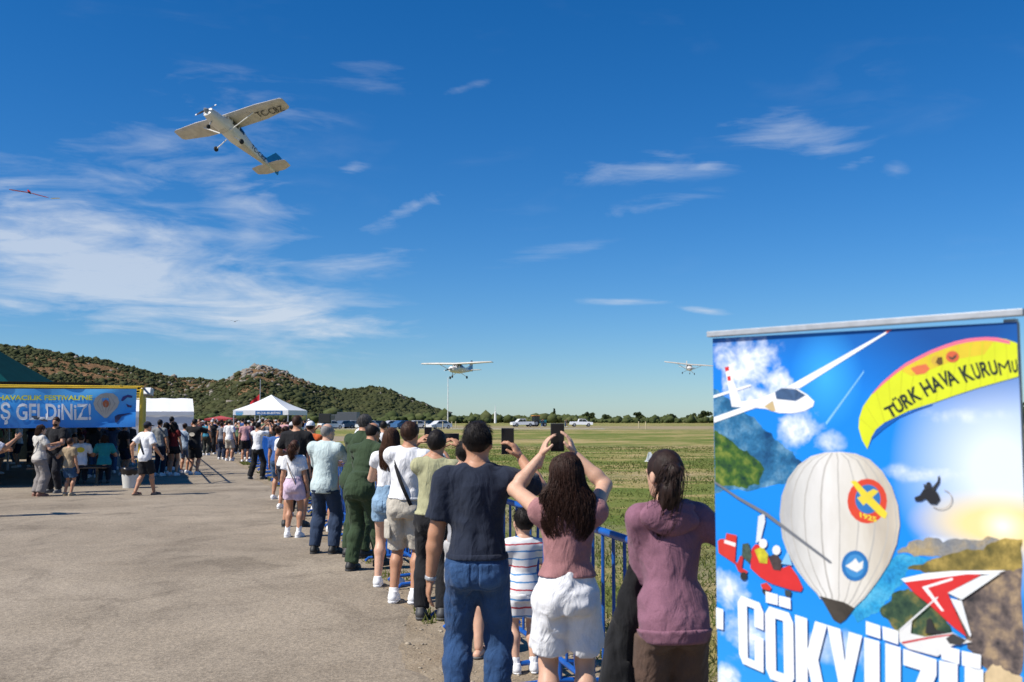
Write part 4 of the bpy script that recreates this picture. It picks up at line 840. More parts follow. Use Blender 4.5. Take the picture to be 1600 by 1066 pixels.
    shape('printed_fin', c2([(148, 430), (176, 424), (262, 656), (196, 694)]), P((.78, .79, .80)), gl); shape('printed_fin_mark', c2([(146, 418), (174, 412), (177, 440), (152, 447)]), P((.6, .03, .04)), gl); shape('printed_fin_mark', c2([(164, 482), (186, 478), (189, 508), (168, 514)]), P((.6, .03, .04)), gl)
    shape('printed_tailplane', c2([(50, 613), (325, 536), (332, 548), (50, 632)]), P((.84, .85, .86)), gl); shape('printed_glider_wing', [(1111, 652), (1207, 620), (1212, 624), (1204, 629), (1111, 661)], P((.82, .84, .86)), gl)
    # paraglider wing
    up = [(10, 840), (14, 770), (40, 690), (100, 605), (170, 525), (250, 455), (335, 390), (420, 345), (510, 300), (600, 265), (680, 238), (760, 220), (830, 212), (900, 208), (970, 212), (1040, 225), (1120, 250)]; lo = [(1120, 482), (1000, 515), (840, 560), (680, 612), (520, 668), (360, 718), (270, 762), (190, 800), (130, 850), (100, 900), (70, 985), (35, 925)]
    shape('printed_navy_edge', c3([(70, 985), (100, 920), (180, 850), (290, 770), (420, 715), (520, 680), (520, 660), (130, 830)]), P((.006, .10, .42)))  # navy under-edge of the printed wing
    pg = shape('printed_paraglider', c3(up+lo), P((.62, .68, .02), .06, 12))
    shape('printed_glow', c3([(300, 440), (420, 350), (600, 270), (760, 226), (960, 222), (880, 330), (700, 360), (520, 430), (380, 480)]), P((.66, .50, .03)), pg)
    for k in range(13):
        f = (k+1)/14; iu = f*(len(up)-1); il = (1-f)*(9)+0; a0 = int(iu); fu = iu-a0; U_ = (up[a0][0]*(1-fu)+up[min(a0+1, 16)][0]*fu, up[a0][1]*(1-fu)+up[min(a0+1, 16)][1]*fu+14); b0 = int(il); fl_ = il-b0; D_ = (lo[b0][0]*(1-fl_)+lo[b0+1][0]*fl_, lo[b0][1]*(1-fl_)+lo[b0+1][1]*fl_-6)
        shape('printed_seam', c3([U_, (U_[0]+5, U_[1]), (D_[0]+5, D_[1]), D_]), P((.52, .55, .02)), pg, k == 0)
    shape('printed_leading_edge', c3([(100, 605), (170, 525), (250, 455), (335, 390), (420, 345), (510, 300), (600, 265), (680, 238), (760, 220), (830, 212), (900, 208), (970, 212), (1060, 235), (1060, 258), (970, 240), (900, 232), (830, 236), (760, 246), (680, 264), (600, 290), (510, 325), (420, 370), (335, 414), (250, 478), (170, 545), (112, 600)]), P((.75, .16, .25)), pg)
    shape('printed_red_crest', c3([(370, 425), (420, 405), (480, 395), (505, 430), (470, 462), (410, 472)]), P((.65, .16, .06)), pg); shape('printed_dark_crest', c3(disc(552, 372, 38, 34)), P((.62, .40, .05)), pg); shape('printed_dark_mark', c3([(560, 350), (590, 345), (596, 395), (570, 405), (545, 385)]), P((.12, .07, .02)), pg)
    shape('printed_round_crest', c3(disc(662, 345, 46, 40)), P((.60, .12, .05)), pg); shape('printed_eagle', c3([(630, 340), (660, 350), (690, 325), (688, 350), (665, 368), (645, 362)]), P((.10, .06, .04)), pg); lay[0] += 1
    def pletter(ch, A, B, C, mat, par, bold=.03):
        a, b, c = inv(*A), inv(*B), inv(*C); lettering(ch, (a[0], a[1], 0), (b[0]-a[0], b[1]-a[1], 0), (c[0]-a[0], c[1]-a[1], 0), mat, par, bold, 'lettering', lambda Wv: np.array([pt(min(x, W-.005), y, lay[0]+1)[:] for x, y, _ in Wv]))
    for ch, x0, y0, x1, y1, ux, uy in (('T', 222, 772, 290, 742, -42, -72), ('Ü', 282, 740, 335, 706, -46, -78), ('R', 338, 706, 390, 668, -48, -86), ('K', 392, 664, 452, 632, -48, -90), ('H', 482, 620, 540, 588, -56, -94), ('A', 536, 592, 604, 560, -46, -94), ('V', 596, 556, 656, 532, -40, -96), ('A', 640, 550, 712, 522, -46, -96), ('K', 752, 520, 820, 498, -56, -104), ('U', 822, 500, 868, 486, -38, -104), ('R', 872, 486, 928, 468, -30, -102), ('U', 930, 472, 984, 460, -26, -96), ('M', 992, 474, 1072, 452, -20, -92), ('U', 1082, 456, 1118, 444, -14, -84)):
        A, B, C = c3([(x0, y0), (x1, y1), (x0+ux, y0+uy)]); pletter(ch, A, B, C, P((.02, .03, .02)), pg, .0 if ch == 'M' else .03)
    lay[0] += 1
    # balloon
    L_ = [(1313, 706), (1290, 707), (1268, 713), (1248, 727), (1232, 748), (1222, 775), (1219, 805), (1223, 840), (1233, 868), (1248, 893), (1264, 914), (1282, 932)]; R__ = [(1335, 950), (1352, 934), (1372, 908), (1390, 880), (1402, 850), (1407, 820), (1404, 790), (1394, 760), (1379, 736), (1360, 718), (1338, 709)]
    mb_, nb_, bb_ = nmat('balloon_print'); bb_.inputs['Roughness'].default_value = .45
    tcb = nb_.nodes.new('ShaderNodeTexCoord').outputs['Object']; u0, z0 = inv(1313, 800); u1 = inv(1404, 800)[0]; ub = inv(1220, 800)[0]
    dp = nd(nb_, 'ShaderNodeVectorMath', operation='DOT_PRODUCT'); nb_.links.new(tcb, dp.inputs[0]); dp.inputs[1].default_value = tuple(PE); mrb = nd(nb_, 'ShaderNodeMapRange'); nb_.links.new(dp.outputs['Value'], mrb.inputs[0]); mrb.inputs[1].default_value = ub; mrb.inputs[2].default_value = u1
    cb_ = ramp(nb_, mrb.outputs[0], [(0, (.40, .40, .40)), (.2, (.58, .57, .54)), (.42, (.70, .68, .64)), (.7, (.62, .58, .50)), (.9, (.50, .44, .35)), (1, (.58, .52, .42))]); cb_ = mixc(nb_, .35, cb_, ramp(nb_, tnoise(nb_, 18, 4, .6, .2, tcb, (1, 1, .3)), [(.3, (.3, .3, .3)), (.7, (.7, .7, .7))]), 'OVERLAY'); nb_.links.new(cb_, bb_.inputs['Base Color'])
    bl = shape('printed_balloon', L_+R__, mb_)
    yl, xl = [p[1] for p in L_], [p[0] for p in L_]; RR_ = R__[::-1]; yr, xr = [706]+[p[1] for p in RR_], [1313]+[p[0] for p in RR_]
    for k in range(9):
        f = (k+1)/10; f = .5-.5*math.cos(math.pi*f); ed = []
        for t in np.linspace(0, 1, 22):
            y0_, y1_ = 708+228*t, 708+240*t; a_, b_ = np.interp(y0_, yl, xl), np.interp(y1_, yr, xr); yy = y0_*(1-f)+y1_*f-3*math.sin(math.pi*min(1, t*6)/2)*0; ed.append((a_+(b_-a_)*f, yy))
        wd = .9 if k not in (3, 6) else 1.3
        shape('printed_gore', [(x-wd, y) for x, y in ed]+[(x+wd, y) for x, y in ed[::-1]], P((.44, .42, .385), .1), bl, k == 0)
    shape('printed_basket', [(1282, 931), (1296, 935), (1320, 941), (1336, 950), (1322, 968), (1313, 974), (1303, 968)], P((.06, .05, .04), .3), bl)
    shape('printed_emblem', disc(1356, 783, 31, 35), P((.62, .06, .03)), bl); shape('printed_emblem_field', disc(1357, 780, 20, 23), P((.03, .16, .42)), bl); shape('printed_emblem_band', [(1330, 752), (1338, 751), (1388, 802), (1384, 811), (1376, 806), (1354, 785)], P((.72, .58, .04)), bl); shape('printed_emblem_wing', [(1340, 778), (1366, 764), (1374, 768), (1350, 790)], P((.70, .56, .05)), bl)
    lay[0] += 1; pletter('1925', (1345, 808), (1371, 816), (1344.5, 800), P((.75, .62, .05)), bl); lay[0] += 1
    shape('printed_blue_badge', disc(1337, 884, 21, 24), P((.02, .15, .40)), bl); shape('printed_badge_ring', disc(1337, 884, 15.5, 18), P((.05, .24, .52)), bl); shape('printed_badge_bird', [(1322, 884), (1332, 878), (1338, 872), (1343, 880), (1350, 876), (1349, 888), (1340, 894), (1331, 890)], P((.72, .72, .68)), bl)
    # paramotor pilot
    pm = shape('printed_paramotor', [(1444, 765), (1450, 760), (1459, 762), (1466, 770), (1470, 780), (1464, 788), (1454, 787), (1447, 779), (1440, 783), (1431, 783), (1430, 777), (1438, 774)], P((.02, .02, .025)))
    shape('printed_head', disc(1452, 758, 4.2, 5), P((.03, .03, .035)), pm); shape('printed_arm', [(1456, 764), (1466, 752), (1467, 744), (1469.5, 744), (1469, 754), (1460, 768)], P((.03, .03, .03)), pm); shape('printed_arm', [(1446, 766), (1444, 757), (1446, 756), (1450, 764)], P((.03, .03, .03)), pm)
    ring = [(1471+18*math.cos(t), 780+16*math.sin(t)) for t in np.linspace(-1.3, 2.4, 16)]+[(1471+16.6*math.cos(t), 780+14.8*math.sin(t)) for t in np.linspace(2.4, -1.3, 16)]; shape('printed_cage', ring, P((.42, .38, .34)), pm)
    # gyrocopter
    gy = shape('printed_gyrocopter', c4([(275, 400), (282, 290), (305, 262), (340, 268), (385, 345), (450, 405), (505, 385), (545, 440), (580, 515), (570, 538), (520, 530), (400, 492), (330, 452)]), P((.60, .03, .03)))
    shape('printed_tail', c4([(85, 245), (100, 232), (130, 232), (135, 198), (195, 210), (185, 375), (90, 312)]), P((.58, .04, .03)), gy); shape('printed_tail_mark', c4([(125, 235), (190, 255), (188, 278), (122, 255)]), P((.8, .7, .68)), gy)
    shape('printed_boom', c4([(180, 360), (200, 372), (215, 330), (235, 330), (225, 400), (260, 420), (250, 440), (205, 420)]), P((.5, .03, .03)), gy)
    shape('printed_wheel', c4(disc(236, 448, 20, 24)), P((.03, .03, .03)), gy); shape('printed_wheel', c4(disc(362, 530, 18, 24)), P((.03, .03, .03)), gy); shape('printed_mudguard', c4([(335, 495), (370, 485), (398, 515), (390, 535), (345, 520)]), P((.6, .04, .03)), gy); shape('printed_wheel', c4([(475, 525), (515, 535), (508, 572), (478, 562)]), P((.05, .06, .06)), gy)
    shape('printed_engine', c4([(230, 260), (265, 255), (285, 330), (270, 375), (225, 330)]), P((.06, .09, .07), .4, 80), gy); shape('printed_mast', c4([(322, 100), (358, 80), (362, 130), (335, 240), (308, 255)]), P((.62, .66, .70)), gy)
    shape('printed_rotor', [(1113, 751), (1155, 776), (1200, 801), (1299, 876), (1301, 879), (1297, 879), (1198, 806), (1154, 780), (1113, 754)], P((.16, .17, .19)), gy)
    for x, y, c in ((345, 320, (.50, .45, .03)), (425, 360, (.07, .05, .05))): shape('printed_pilot', c4([(x-45, y-25), (x, y-45), (x+35, y), (x+28, y+55), (x-15, y+50)]), P(c, .3, 60), gy)
    for x, y in ((350, 258), (428, 296)): shape('printed_helmet', c4(disc(x, y, 24, 28)), P((.75, .75, .72)), gy)
    shape('printed_screen', c4([(488, 310), (500, 320), (520, 385), (455, 375)]), P((.25, .50, .75)), gy)
    # trike
    tk = shape('printed_trike_pod', c5([(245, 770), (300, 715), (322, 708), (315, 780), (400, 800), (560, 775), (600, 800), (672, 830), (560, 850), (470, 915), (300, 870), (250, 830)]), P((.70, .70, .68)))
    shape('printed_pod_stripe', c5([(260, 830), (420, 800), (560, 782), (560, 790), (420, 812), (270, 842)]), P((.5, .05, .06)), tk); shape('printed_crew', c5([(400, 780), (410, 700), (430, 690), (460, 760), (520, 770), (500, 785)]), P((.03, .03, .03)), tk); shape('printed_engine', c5([(520, 810), (560, 780), (640, 820), (600, 850), (540, 840)]), P((.05, .05, .05)), tk)
    shape('printed_trike_wing', c5([(268, 470), (450, 455), (640, 425), (725, 440), (530, 545), (640, 800), (560, 740), (420, 610), (340, 550)]), P((.60, .03, .03)), tk); shape('printed_wing_panel', c5([(530, 545), (725, 445), (840, 428), (612, 585)]), P((.72, .74, .74)), tk); shape('printed_wing_panel', c5([(545, 575), (612, 590), (668, 790), (660, 800)]), P((.74, .75, .76)), tk)
    shape('printed_wing_edge', c5([(258, 463), (400, 430), (560, 417), (868, 414), (800, 436), (640, 436), (450, 462), (280, 482)]), P((.82, .83, .84)), tk); shape('printed_wing_stripe', c5([(380, 510), (560, 455), (560, 470), (415, 515), (510, 650), (495, 650)]), P((.8, .78, .77)), tk); shape('printed_tube', c5([(245, 760), (470, 565), (476, 572), (256, 765)]), P((.7, .7, .7)), tk)
    # big lettering
    G = [(1, .62), (1, .88), (.85, 1), (.15, 1), (0, .88), (0, .12), (.15, 0), (1, 0), (1, .5), (.55, .5), (.55, .42), (.64, .42), (.64, .12), (.36, .12), (.36, .88), (.64, .88), (.64, .62)]
    Oo = [(0, .12), (.15, 0), (.85, 0), (1, .12), (1, .88), (.85, 1), (.15, 1), (0, .88), (0, .5), (.36, .5), (.36, .86), (.64, .86), (.64, .14), (.36, .14), (.36, .499), (0, .499)]
    K = [(0, 0), (.38, 0), (.38, .4), (.62, 0), (1, 0), (.72, .52), (1, 1), (.63, 1), (.38, .6), (.38, 1), (0, 1)]; Y = [(.31, 0), (.69, 0), (.69, .3), (1, 1), (.62, 1), (.5, .6), (.38, 1), (0, 1), (.31, .3)]
    Zl = [(0, 0), (1, 0), (1, .2), (.45, .2), (1, .8), (1, 1), (0, 1), (0, .8), (.52, .8), (0, .2)]; Ul = [(0, 1), (0, .12), (.15, 0), (.85, 0), (1, .12), (1, 1), (.58, 1), (.58, .16), (.42, .16), (.42, 1)]
    MW = P((.80, .83, .86), .02); lay[0] += 2
    for lt, TL, TR, BL, BR in ((G, (1154, 928), (1195, 944), (1157, 1034), (1195, 1051)), (Oo, (1197, 945), (1241, 959), (1199, 1058), (1243, 1074)), (K, (1244, 960), (1294, 976), (1246, 1085), (1294, 1098)), (Y, (1294, 976), (1349, 993), (1297, 1100), (1347, 1112)), (Ul, (1352, 995), (1409, 1011), (1353, 1118), (1409, 1132)), (Zl, (1413, 1013), (1465, 1030), (1414, 1140), (1465, 1152)), (Ul, (1469, 1031), (1538, 1046), (1469, 1156), (1538, 1172))):
        shape('printed_letter', [tuple(np.array(BL)*(1-x)*(1-y)+np.array(BR)*x*(1-y)+np.array(TL)*(1-x)*y+np.array(TR)*x*y) for x, y in lt], MW, so, False)
    for q in (c4([(365, 535), (437, 555), (437, 617), (368, 600)]), c4([(443, 560), (510, 575), (512, 640), (443, 620)]), c5([(55, 708), (138, 735), (140, 812), (55, 785)]), c5([(150, 738), (243, 765), (243, 845), (155, 815)]), c5([(490, 845), (600, 875), (598, 960), (495, 930)]), c5([(612, 880), (725, 905), (722, 998), (614, 965)])): shape('printed_dot', q, MW, so, False)
    shape('printed_mark', [(1118, 948), (1132, 952), (1132, 984), (1119, 981)], MW, so, False)
poster()
# ------------------------------------------------------------------ people: continuous surfaces grown from distance fields
def V3(*a): return np.array(a, dtype=np.float64)
def unit(v): return v/max(np.linalg.norm(v), 1e-9)
class Field:
    def __init__(s, lo, hi, h):
        s.h = h; s.lo = np.array(lo, dtype=np.float64); s.n = np.maximum(np.ceil((np.array(hi)-s.lo)/h).astype(int)+1, 4); s.F = np.full(s.n, .2, dtype=np.float32)
    def sl(s, lo, hi):
        a = np.clip(np.floor((np.array(lo)-s.lo)/s.h).astype(int), 0, s.n); b = np.clip(np.ceil((np.array(hi)-s.lo)/s.h).astype(int)+1, 0, s.n)
        if np.any(b <= a): return None, None
        ax = [(s.lo[i]+s.h*np.arange(a[i], b[i])).astype(np.float32) for i in range(3)]
        return (slice(a[0], b[0]), slice(a[1], b[1]), slice(a[2], b[2])), (ax[0][:, None, None], ax[1][None, :, None], ax[2][None, None, :])
    def put(s, sl, d, k, sub=False):
        a = s.F[sl]
        if sub: s.F[sl] = np.maximum(a, -d); return
        hh = np.clip(.5+.5*(a-d)/k, 0, 1); s.F[sl] = a*(1-hh)+d*hh-k*hh*(1-hh)
    def cone(s, a, b, ra, rb, k=.02, flat=False, flat0=False, sq=None):
        m = max(ra, rb)+.07; sl, g = s.sl(np.minimum(a, b)-m, np.maximum(a, b)+m)
        if sl is None: return
        ab = b-a; L2 = float(ab@ab)+1e-9; px, py, pz = g[0]-a[0], g[1]-a[1], g[2]-a[2]
        t0 = (px*ab[0]+py*ab[1]+pz*ab[2])/L2; t = np.clip(t0, 0, 1); d = np.sqrt((px-t*ab[0])**2+(py-t*ab[1])**2+(pz-t*ab[2])**2)-(ra+(rb-ra)*t)
        if flat: d = np.maximum(d, (t0-1)*math.sqrt(L2))
        if flat0: d = np.maximum(d, -t0*math.sqrt(L2))
        s.put(sl, d.astype(np.float32), k)
    def ell(s, c, M, r, k=.02, sub=False):
        m = max(r)+.06; sl, g = s.sl(c-m, c+m)
        if sl is None: return
        px, py, pz = g[0]-c[0], g[1]-c[1], g[2]-c[2]; q = [M[0, i]*px+M[1, i]*py+M[2, i]*pz for i in range(3)]
        k0 = np.sqrt(sum((q[i]/r[i])**2 for i in range(3))); k1 = np.sqrt(sum((q[i]/r[i]**2)**2 for i in range(3)))+1e-6
        s.put(sl, (k0*(k0-1)/k1).astype(np.float32), k, sub)
    def prof(s, o, M, tab, k=.03, lo=None, hi=None):          # stacked ellipses (z, half width, half depth, y centre) in frame M at o
        z0, z1 = tab[0][0], tab[-1][0]; m = max(max(t[1], t[2]) for t in tab)+.09; P = [o+M[:, 2]*z for z in (z0, z1)]
        sl, g = s.sl(np.min(P, 0)-m, np.max(P, 0)+m)
        if sl is None: return
        px, py, pz = g[0]-o[0], g[1]-o[1], g[2]-o[2]; x, y, z = [M[0, i]*px+M[1, i]*py+M[2, i]*pz for i in range(3)]
        zs = [t[0] for t in tab]; a, b, yc = [np.interp(z, zs, [t[j] for t in tab]) for j in (1, 2, 3)]
        q = np.sqrt((x/a)**2+((y-yc)/b)**2); d = (q-1)*np.minimum(a, b)*.85; d = np.maximum(d, np.maximum(z0-z, z-z1)); s.put(sl, d.astype(np.float32), k)
    def clip(s, o, n):                                        # keep the side the normal points away from
        g = [(s.lo[i]+s.h*np.arange(s.n[i])).astype(np.float32) for i in range(3)]
        d = (g[0]-o[0])[:, None, None]*n[0]+(g[1]-o[1])[None, :, None]*n[1]+(g[2]-o[2])[None, None, :]*n[2]; s.F = np.maximum(s.F, d.astype(np.float32))
    def wrinkle(s, amp, fr, seed, amp2=0, fr2=(30, 30, 14)):
        idx = np.argwhere(np.abs(s.F) < .03)
        if len(idx) == 0: return
        P = (s.lo+idx*s.h).astype(np.float32); w = P+.06*np.stack([vnoise(P*6, seed+5), vnoise(P*6, seed+6), vnoise(P*6, seed+8)], -1)
        n = amp*(1-2*np.abs(vnoise(w*np.array(fr, dtype=np.float32), seed)))
        if amp2: n = n+amp2*vnoise(w*np.array(fr2, dtype=np.float32), seed+3)
        s.F[tuple(idx.T)] += n
    def nets(s):
        F = s.F; F[0], F[-1] = .2, .2; F[:, 0], F[:, -1] = .2, .2; F[:, :, 0], F[:, :, -1] = .2, .2; ins = F < 0; n = s.n-1
        c = np.zeros(n, dtype=np.int8)
        for i in (0, 1):
            for j in (0, 1):
                for k in (0, 1): c += ins[i:n[0]+i, j:n[1]+j, k:n[2]+k]
        idx = np.argwhere((c > 0) & (c < 8))
        if len(idx) == 0: return np.zeros((0, 3)), np.zeros((0, 4), dtype=np.int32)
        acc = np.zeros((len(idx), 3)); cnt = np.zeros(len(idx))
        cor = [(i, j, k) for i in (0, 1) for j in (0, 1) for k in (0, 1)]; val = {q: F[idx[:, 0]+q[0], idx[:, 1]+q[1], idx[:, 2]+q[2]] for q in cor}
        for q in cor:
            for ax in range(3):
                if q[ax]: continue
                r_ = list(q); r_[ax] = 1; a, b = val[q], val[tuple(r_)]; m = (a < 0) != (b < 0); t = np.where(m, a/(a-b+1e-12), 0)
                P = np.repeat(np.array([q], dtype=np.float64), len(idx), 0); P[:, ax] = t; acc += P*m[:, None]; cnt += m
        V = s.lo+s.h*(idx+acc/cnt[:, None]); vid = np.full(n, -1, dtype=np.int32); vid[tuple(idx.T)] = np.arange(len(idx)); Q = []
        for ax in range(3):
            a = [slice(1, n[i]) for i in range(3)]; a[ax] = slice(0, n[ax]); b = list(a); b[ax] = slice(1, n[ax]+1); A, B = ins[tuple(a)], ins[tuple(b)]
            u, v = (ax+1) % 3, (ax+2) % 3
            for m, flip in ((A & ~B, False), (~A & B, True)):
                p = np.argwhere(m)
                if len(p) == 0: continue
                p = p+np.array([0 if i == ax else 1 for i in range(3)]); d = np.zeros((4, 3), dtype=int); d[1, u] = -1; d[2, u] = -1; d[2, v] = -1; d[3, v] = -1
                q = np.stack([vid[tuple((p+e_).T)] for e_ in d], 1); Q.append(q[:, ::-1] if flip else q)
        Q = np.concatenate(Q); Q = Q[(Q >= 0).all(1)]
        return V, Q.astype(np.int32)
def relax(V, Q, it=2, lam=.5):
    for _ in range(it):
        acc = np.zeros_like(V); cnt = np.zeros(len(V))
        for i in range(4):
            a, b = Q[:, i], Q[:, (i+1) % 4]; np.add.at(acc, a, V[b]); np.add.at(acc, b, V[a]); np.add.at(cnt, a, 1); np.add.at(cnt, b, 1)
        V = V*(1-lam)+lam*acc/np.maximum(cnt, 1)[:, None]
    return V
def emit(name, parts, mat, parent, it=1):
    VV, QQ, n = [], [], 0
    for V, Q in parts:
        if len(V) == 0: continue
        VV.append(relax(V, Q, it) if it and Q.shape[1] == 4 else V); QQ.append(Q if Q.shape[1] == 4 else np.concatenate([Q, Q[:, -1:]], 1)); QQ[-1] = QQ[-1]+n; n += len(V)
    return mesh(name, np.concatenate(VV), np.concatenate(QQ), mat, parent, True)
def rot(yaw=0, pitch=0, roll=0):                # yaw about z (left positive), pitch forward, roll to the right
    a, b, c = R(yaw), R(pitch), R(roll)
    return np.array((Matrix.Rotation(a, 3, 'Z') @ Matrix.Rotation(-b, 3, 'X') @ Matrix.Rotation(c, 3, 'Y')))
def ik(a, t, l1, l2, pole):
    d = t-a; L = np.linalg.norm(d); mx = (l1+l2)*.998
    if L > mx: t = a+d/L*mx; d = t-a; L = mx
    u = d/L; x = (l1*l1-l2*l2+L*L)/(2*L); y = math.sqrt(max(l1*l1-x*x, 0)); p = pole-u*(pole@u); return a+u*x+unit(p)*y, t
def skin_mat(c):
    key = ('skin', c)
    if key in _PM: return _PM[key]
    m, nt, b = nmat('skin'); b.inputs['Roughness'].default_value = .5; b.inputs['Specular IOR Level'].default_value = .35
    nt.links.new(ramp(nt, tnoise(nt, 14, 5, .6), [(.3, tuple(x*.88 for x in c)), (.7, tuple(x*1.08 for x in c))]), b.inputs['Base Color']); b.inputs['Subsurface Weight'].default_value = .08; b.inputs['Subsurface Radius'].default_value = (.012, .005, .003)
    bump(nt, b, tnoise(nt, 120, 3, .6), .12, .003); _PM[key] = m; return m
def hair_mat(c):
    key = ('hair', c)
    if key in _PM: return _PM[key]
    m, nt, b = nmat('hair'); b.inputs['Roughness'].default_value = .55; b.inputs['Specular IOR Level'].default_value = .22
    n = tnoise(nt, 60, 4, .7, .6, None, (1, 1, .12)); nt.links.new(ramp(nt, n, [(.3, tuple(x*.5 for x in c)), (.7, tuple(x*1.5 for x in c))]), b.inputs['Base Color']); bump(nt, b, n, .5, .01); _PM[key] = m; return m
SK = {'tan': (.46, .235, .14), 'light': (.60, .36, .25), 'dark': (.36, .17, .095)}
HAIR = {'black': (.012, .009, .008), 'brown': (.040, .018, .010), 'grey': (.22, .21, .20), 'darkgrey': (.07, .068, .066)}
def jeans_mat(c):
    m = cloth(c, var=.22, folds=.7); return m
def striped(cols, per, axis=2, base=(.75, .75, .75)):
    m, nt, b = nmat('striped_fabric'); b.inputs['Roughness'].default_value = .9; tc = nt.nodes.new('ShaderNodeTexCoord').outputs['Object']; sp = nd(nt, 'ShaderNodeSeparateXYZ'); nt.links.new(tc, sp.inputs[0])
    w = nd(nt, 'ShaderNodeMath', operation='MULTIPLY_ADD'); nt.links.new(tnoise(nt, 9, 3), w.inputs[0]); w.inputs[1].default_value = .03; nt.links.new(sp.outputs[axis], w.inputs[2])
    f = nd(nt, 'ShaderNodeMath', operation='MODULO'); nt.links.new(w.outputs[0], f.inputs[0]); f.inputs[1].default_value = per; g = nd(nt, 'ShaderNodeMath', operation='DIVIDE'); nt.links.new(f.outputs[0], g.inputs[0]); g.inputs[1].default_value = per
    st = [(0, base)]
    for i, c in enumerate(cols): a = (i+.4)/len(cols); st += [(a, base), (a+.01, c), (a+.2/len(cols), c), (a+.2/len(cols)+.01, base)]
    r_ = ramp(nt, g.outputs[0], st); r_.node.color_ramp.interpolation = 'CONSTANT'; nt.links.new(r_, b.inputs['Base Color']); return m
def strands(n, fn, r0, segs, rng):              # thin tapering three-sided locks
    VV = np.zeros((n, segs+1, 3, 3)); 
    for i in range(n):
        P = fn(i, rng); T = np.gradient(P, axis=0); T /= np.linalg.norm(T, axis=1)[:, None]+1e-9; A = np.cross(T, np.array([.3, .9, .2])); A /= np.linalg.norm(A, axis=1)[:, None]+1e-9; B = np.cross(T, A)
        rr = r0*np.linspace(1, .25, segs+1)*rng.uniform(.7, 1.3)
        for k in range(3): VV[i, :, k] = P+(A*math.cos(2.094*k)+B*math.sin(2.094*k))*rr[:, None]
    j = np.arange(segs); q = np.concatenate([np.stack([j*3+k, j*3+(k+1) % 3, (j+1)*3+(k+1) % 3, (j+1)*3+k], 1) for k in range(3)])
    return VV.reshape(-1, 3), (q[None]+(np.arange(n)*(segs+1)*3)[:, None, None]).reshape(-1, 4).astype(np.int32)
PSEED = [0]
def person(label, x, y, yaw=0, H=1.72, bulk=1.0, fem=0, lean=0, side=0, twist=0, hip=(0, 0), hands=(None, None), poles=(None, None), palms=(None, None), curl=(.35, .35), feet=(None, None), head=(0, 0, 0), skin='tan',
           top=None, bottom=None, shoes=((.75, .75, .75), 'shoe'), hair=('short', 'black'), res=.011, seat=None, extra=(), group=None, suit=None, socks=None, belly=0, z=0, hdirs=(None, None)):
    PSEED[0] += 1; sd = PSEED[0]; rng = np.random.default_rng(sd*13+1); s = H/1.75; e = empty('person', (x, y, z), R(yaw), label, 'person', group); near = res < .0135
    hz = (seat if seat is not None else .525*H); Mt = rot(twist, lean, side); hipc = V3(hip[0], hip[1], hz)
    bw = bulk*(.93 if fem else 1.0); hw = bulk*(1.06 if fem else 1.0); T = lambda px_, py_, pz_: hipc+Mt@V3(px_, py_, pz_)
    tab = [(-.075*H, .064*H*hw, .058*H*hw, -.004*H), (-.035*H, .083*H*hw, .068*H*hw, -.008*H), (.0, .085*H*hw, .067*H*hw, -.008*H), (.05*H, .078*H*hw, .060*H*bulk, .002*H), (.095*H, (.068 if fem else .076)*H*bulk, (.055+belly)*H*bulk, .004*H+belly*.5), (.15*H, .080*H*bw, .060*H*bulk, .004*H), (.205*H, .090*H*bw, .065*H*bulk, .004*H), (.24*H, .088*H*bw, .058*H*bulk, -.002*H), (.272*H, .070*H*bw, .046*H*bulk, -.006*H), (.30*H, .038*H*bw, .034*H, -.008*H)]
    sh = [T(sx*.094*H*bw, -.006*H, .258*H) for sx in (-1, 1)]; nb = T(0, -.008*H, .30*H); Mh = rot(*head) if len(head) == 3 else Mt; hs = .5+.5*s if H > 1.5 else .80+.2*s*.6; hs *= .95
    hc = nb+Mt@V3(0, .012, .03)*s+Mh@V3(0, .02, .108)*hs
    ua, fa = .172*H, .150*H; wr, el, hd, pn = [None]*2, [None]*2, [None]*2, [None]*2
    for i, sx in enumerate((-1, 1)):
        if hands[i] is None:
            tgt = sh[i]+V3(sx*.055*H, .035*H, -.315*H); pole = V3(sx*.4, -1, 0)
        else:
            tgt = V3(*hands[i]); pole = V3(*poles[i]) if poles[i] is not None else V3(sx*.8, -.3, -1)
        el[i], wr[i] = ik(sh[i], tgt, ua, fa, pole); hd[i] = unit(V3(*hdirs[i])) if hdirs[i] is not None else unit(wr[i]-el[i]); p0 = V3(*palms[i]) if palms[i] is not None else V3(-sx, .15, 0); pn[i] = unit(p0-hd[i]*(p0@hd[i]))
    hj = [hipc+rot(twist*.5)@V3(sx*.046*H*hw, 0, -.008*H) for sx in (-1, 1)]; an, kn, fy = [None]*2, [None]*2, [0, 0]
    for i, sx in enumerate((-1, 1)):
        f = feet[i] or (sx*.058*H, 0, -sx*8, 0); fy[i] = f[2]; an[i] = V3(f[0], f[1]-.01, .045*H+(f[3] if len(f) > 3 else 0)); pole = rot(f[2]*.6)@V3(0, 1, 0); kn[i], an[i] = ik(hj[i], an[i], .245*H, .247*H, pole)
    b_ = bulk if bulk > 1 else .5+.5*bulk; lb = b_*(1.03 if fem else 1.0)
    allp = np.array(sh+el+wr+kn+an+[hc, nb, hipc]); LO, HI = allp.min(0)-.22, allp.max(0)+.24; LO[2] = max(LO[2], -.02); sm = skin_mat(SK[skin])
    # ---- body: one continuous skin
    F = Field(LO, HI, res*1.1); F.prof(hipc, Mt, [(t[0], t[1]-(.008 if t[0] < .24*H else .002), t[2]-(.008 if t[0] < .24*H else .002), t[3]) for t in tab], .03); F.cone(nb-Mt[:, 2]*.03, hc-Mh[:, 2]*.05*hs, .036*H*(.85 if fem else 1), .033*H*(.82 if fem else 1), .03)
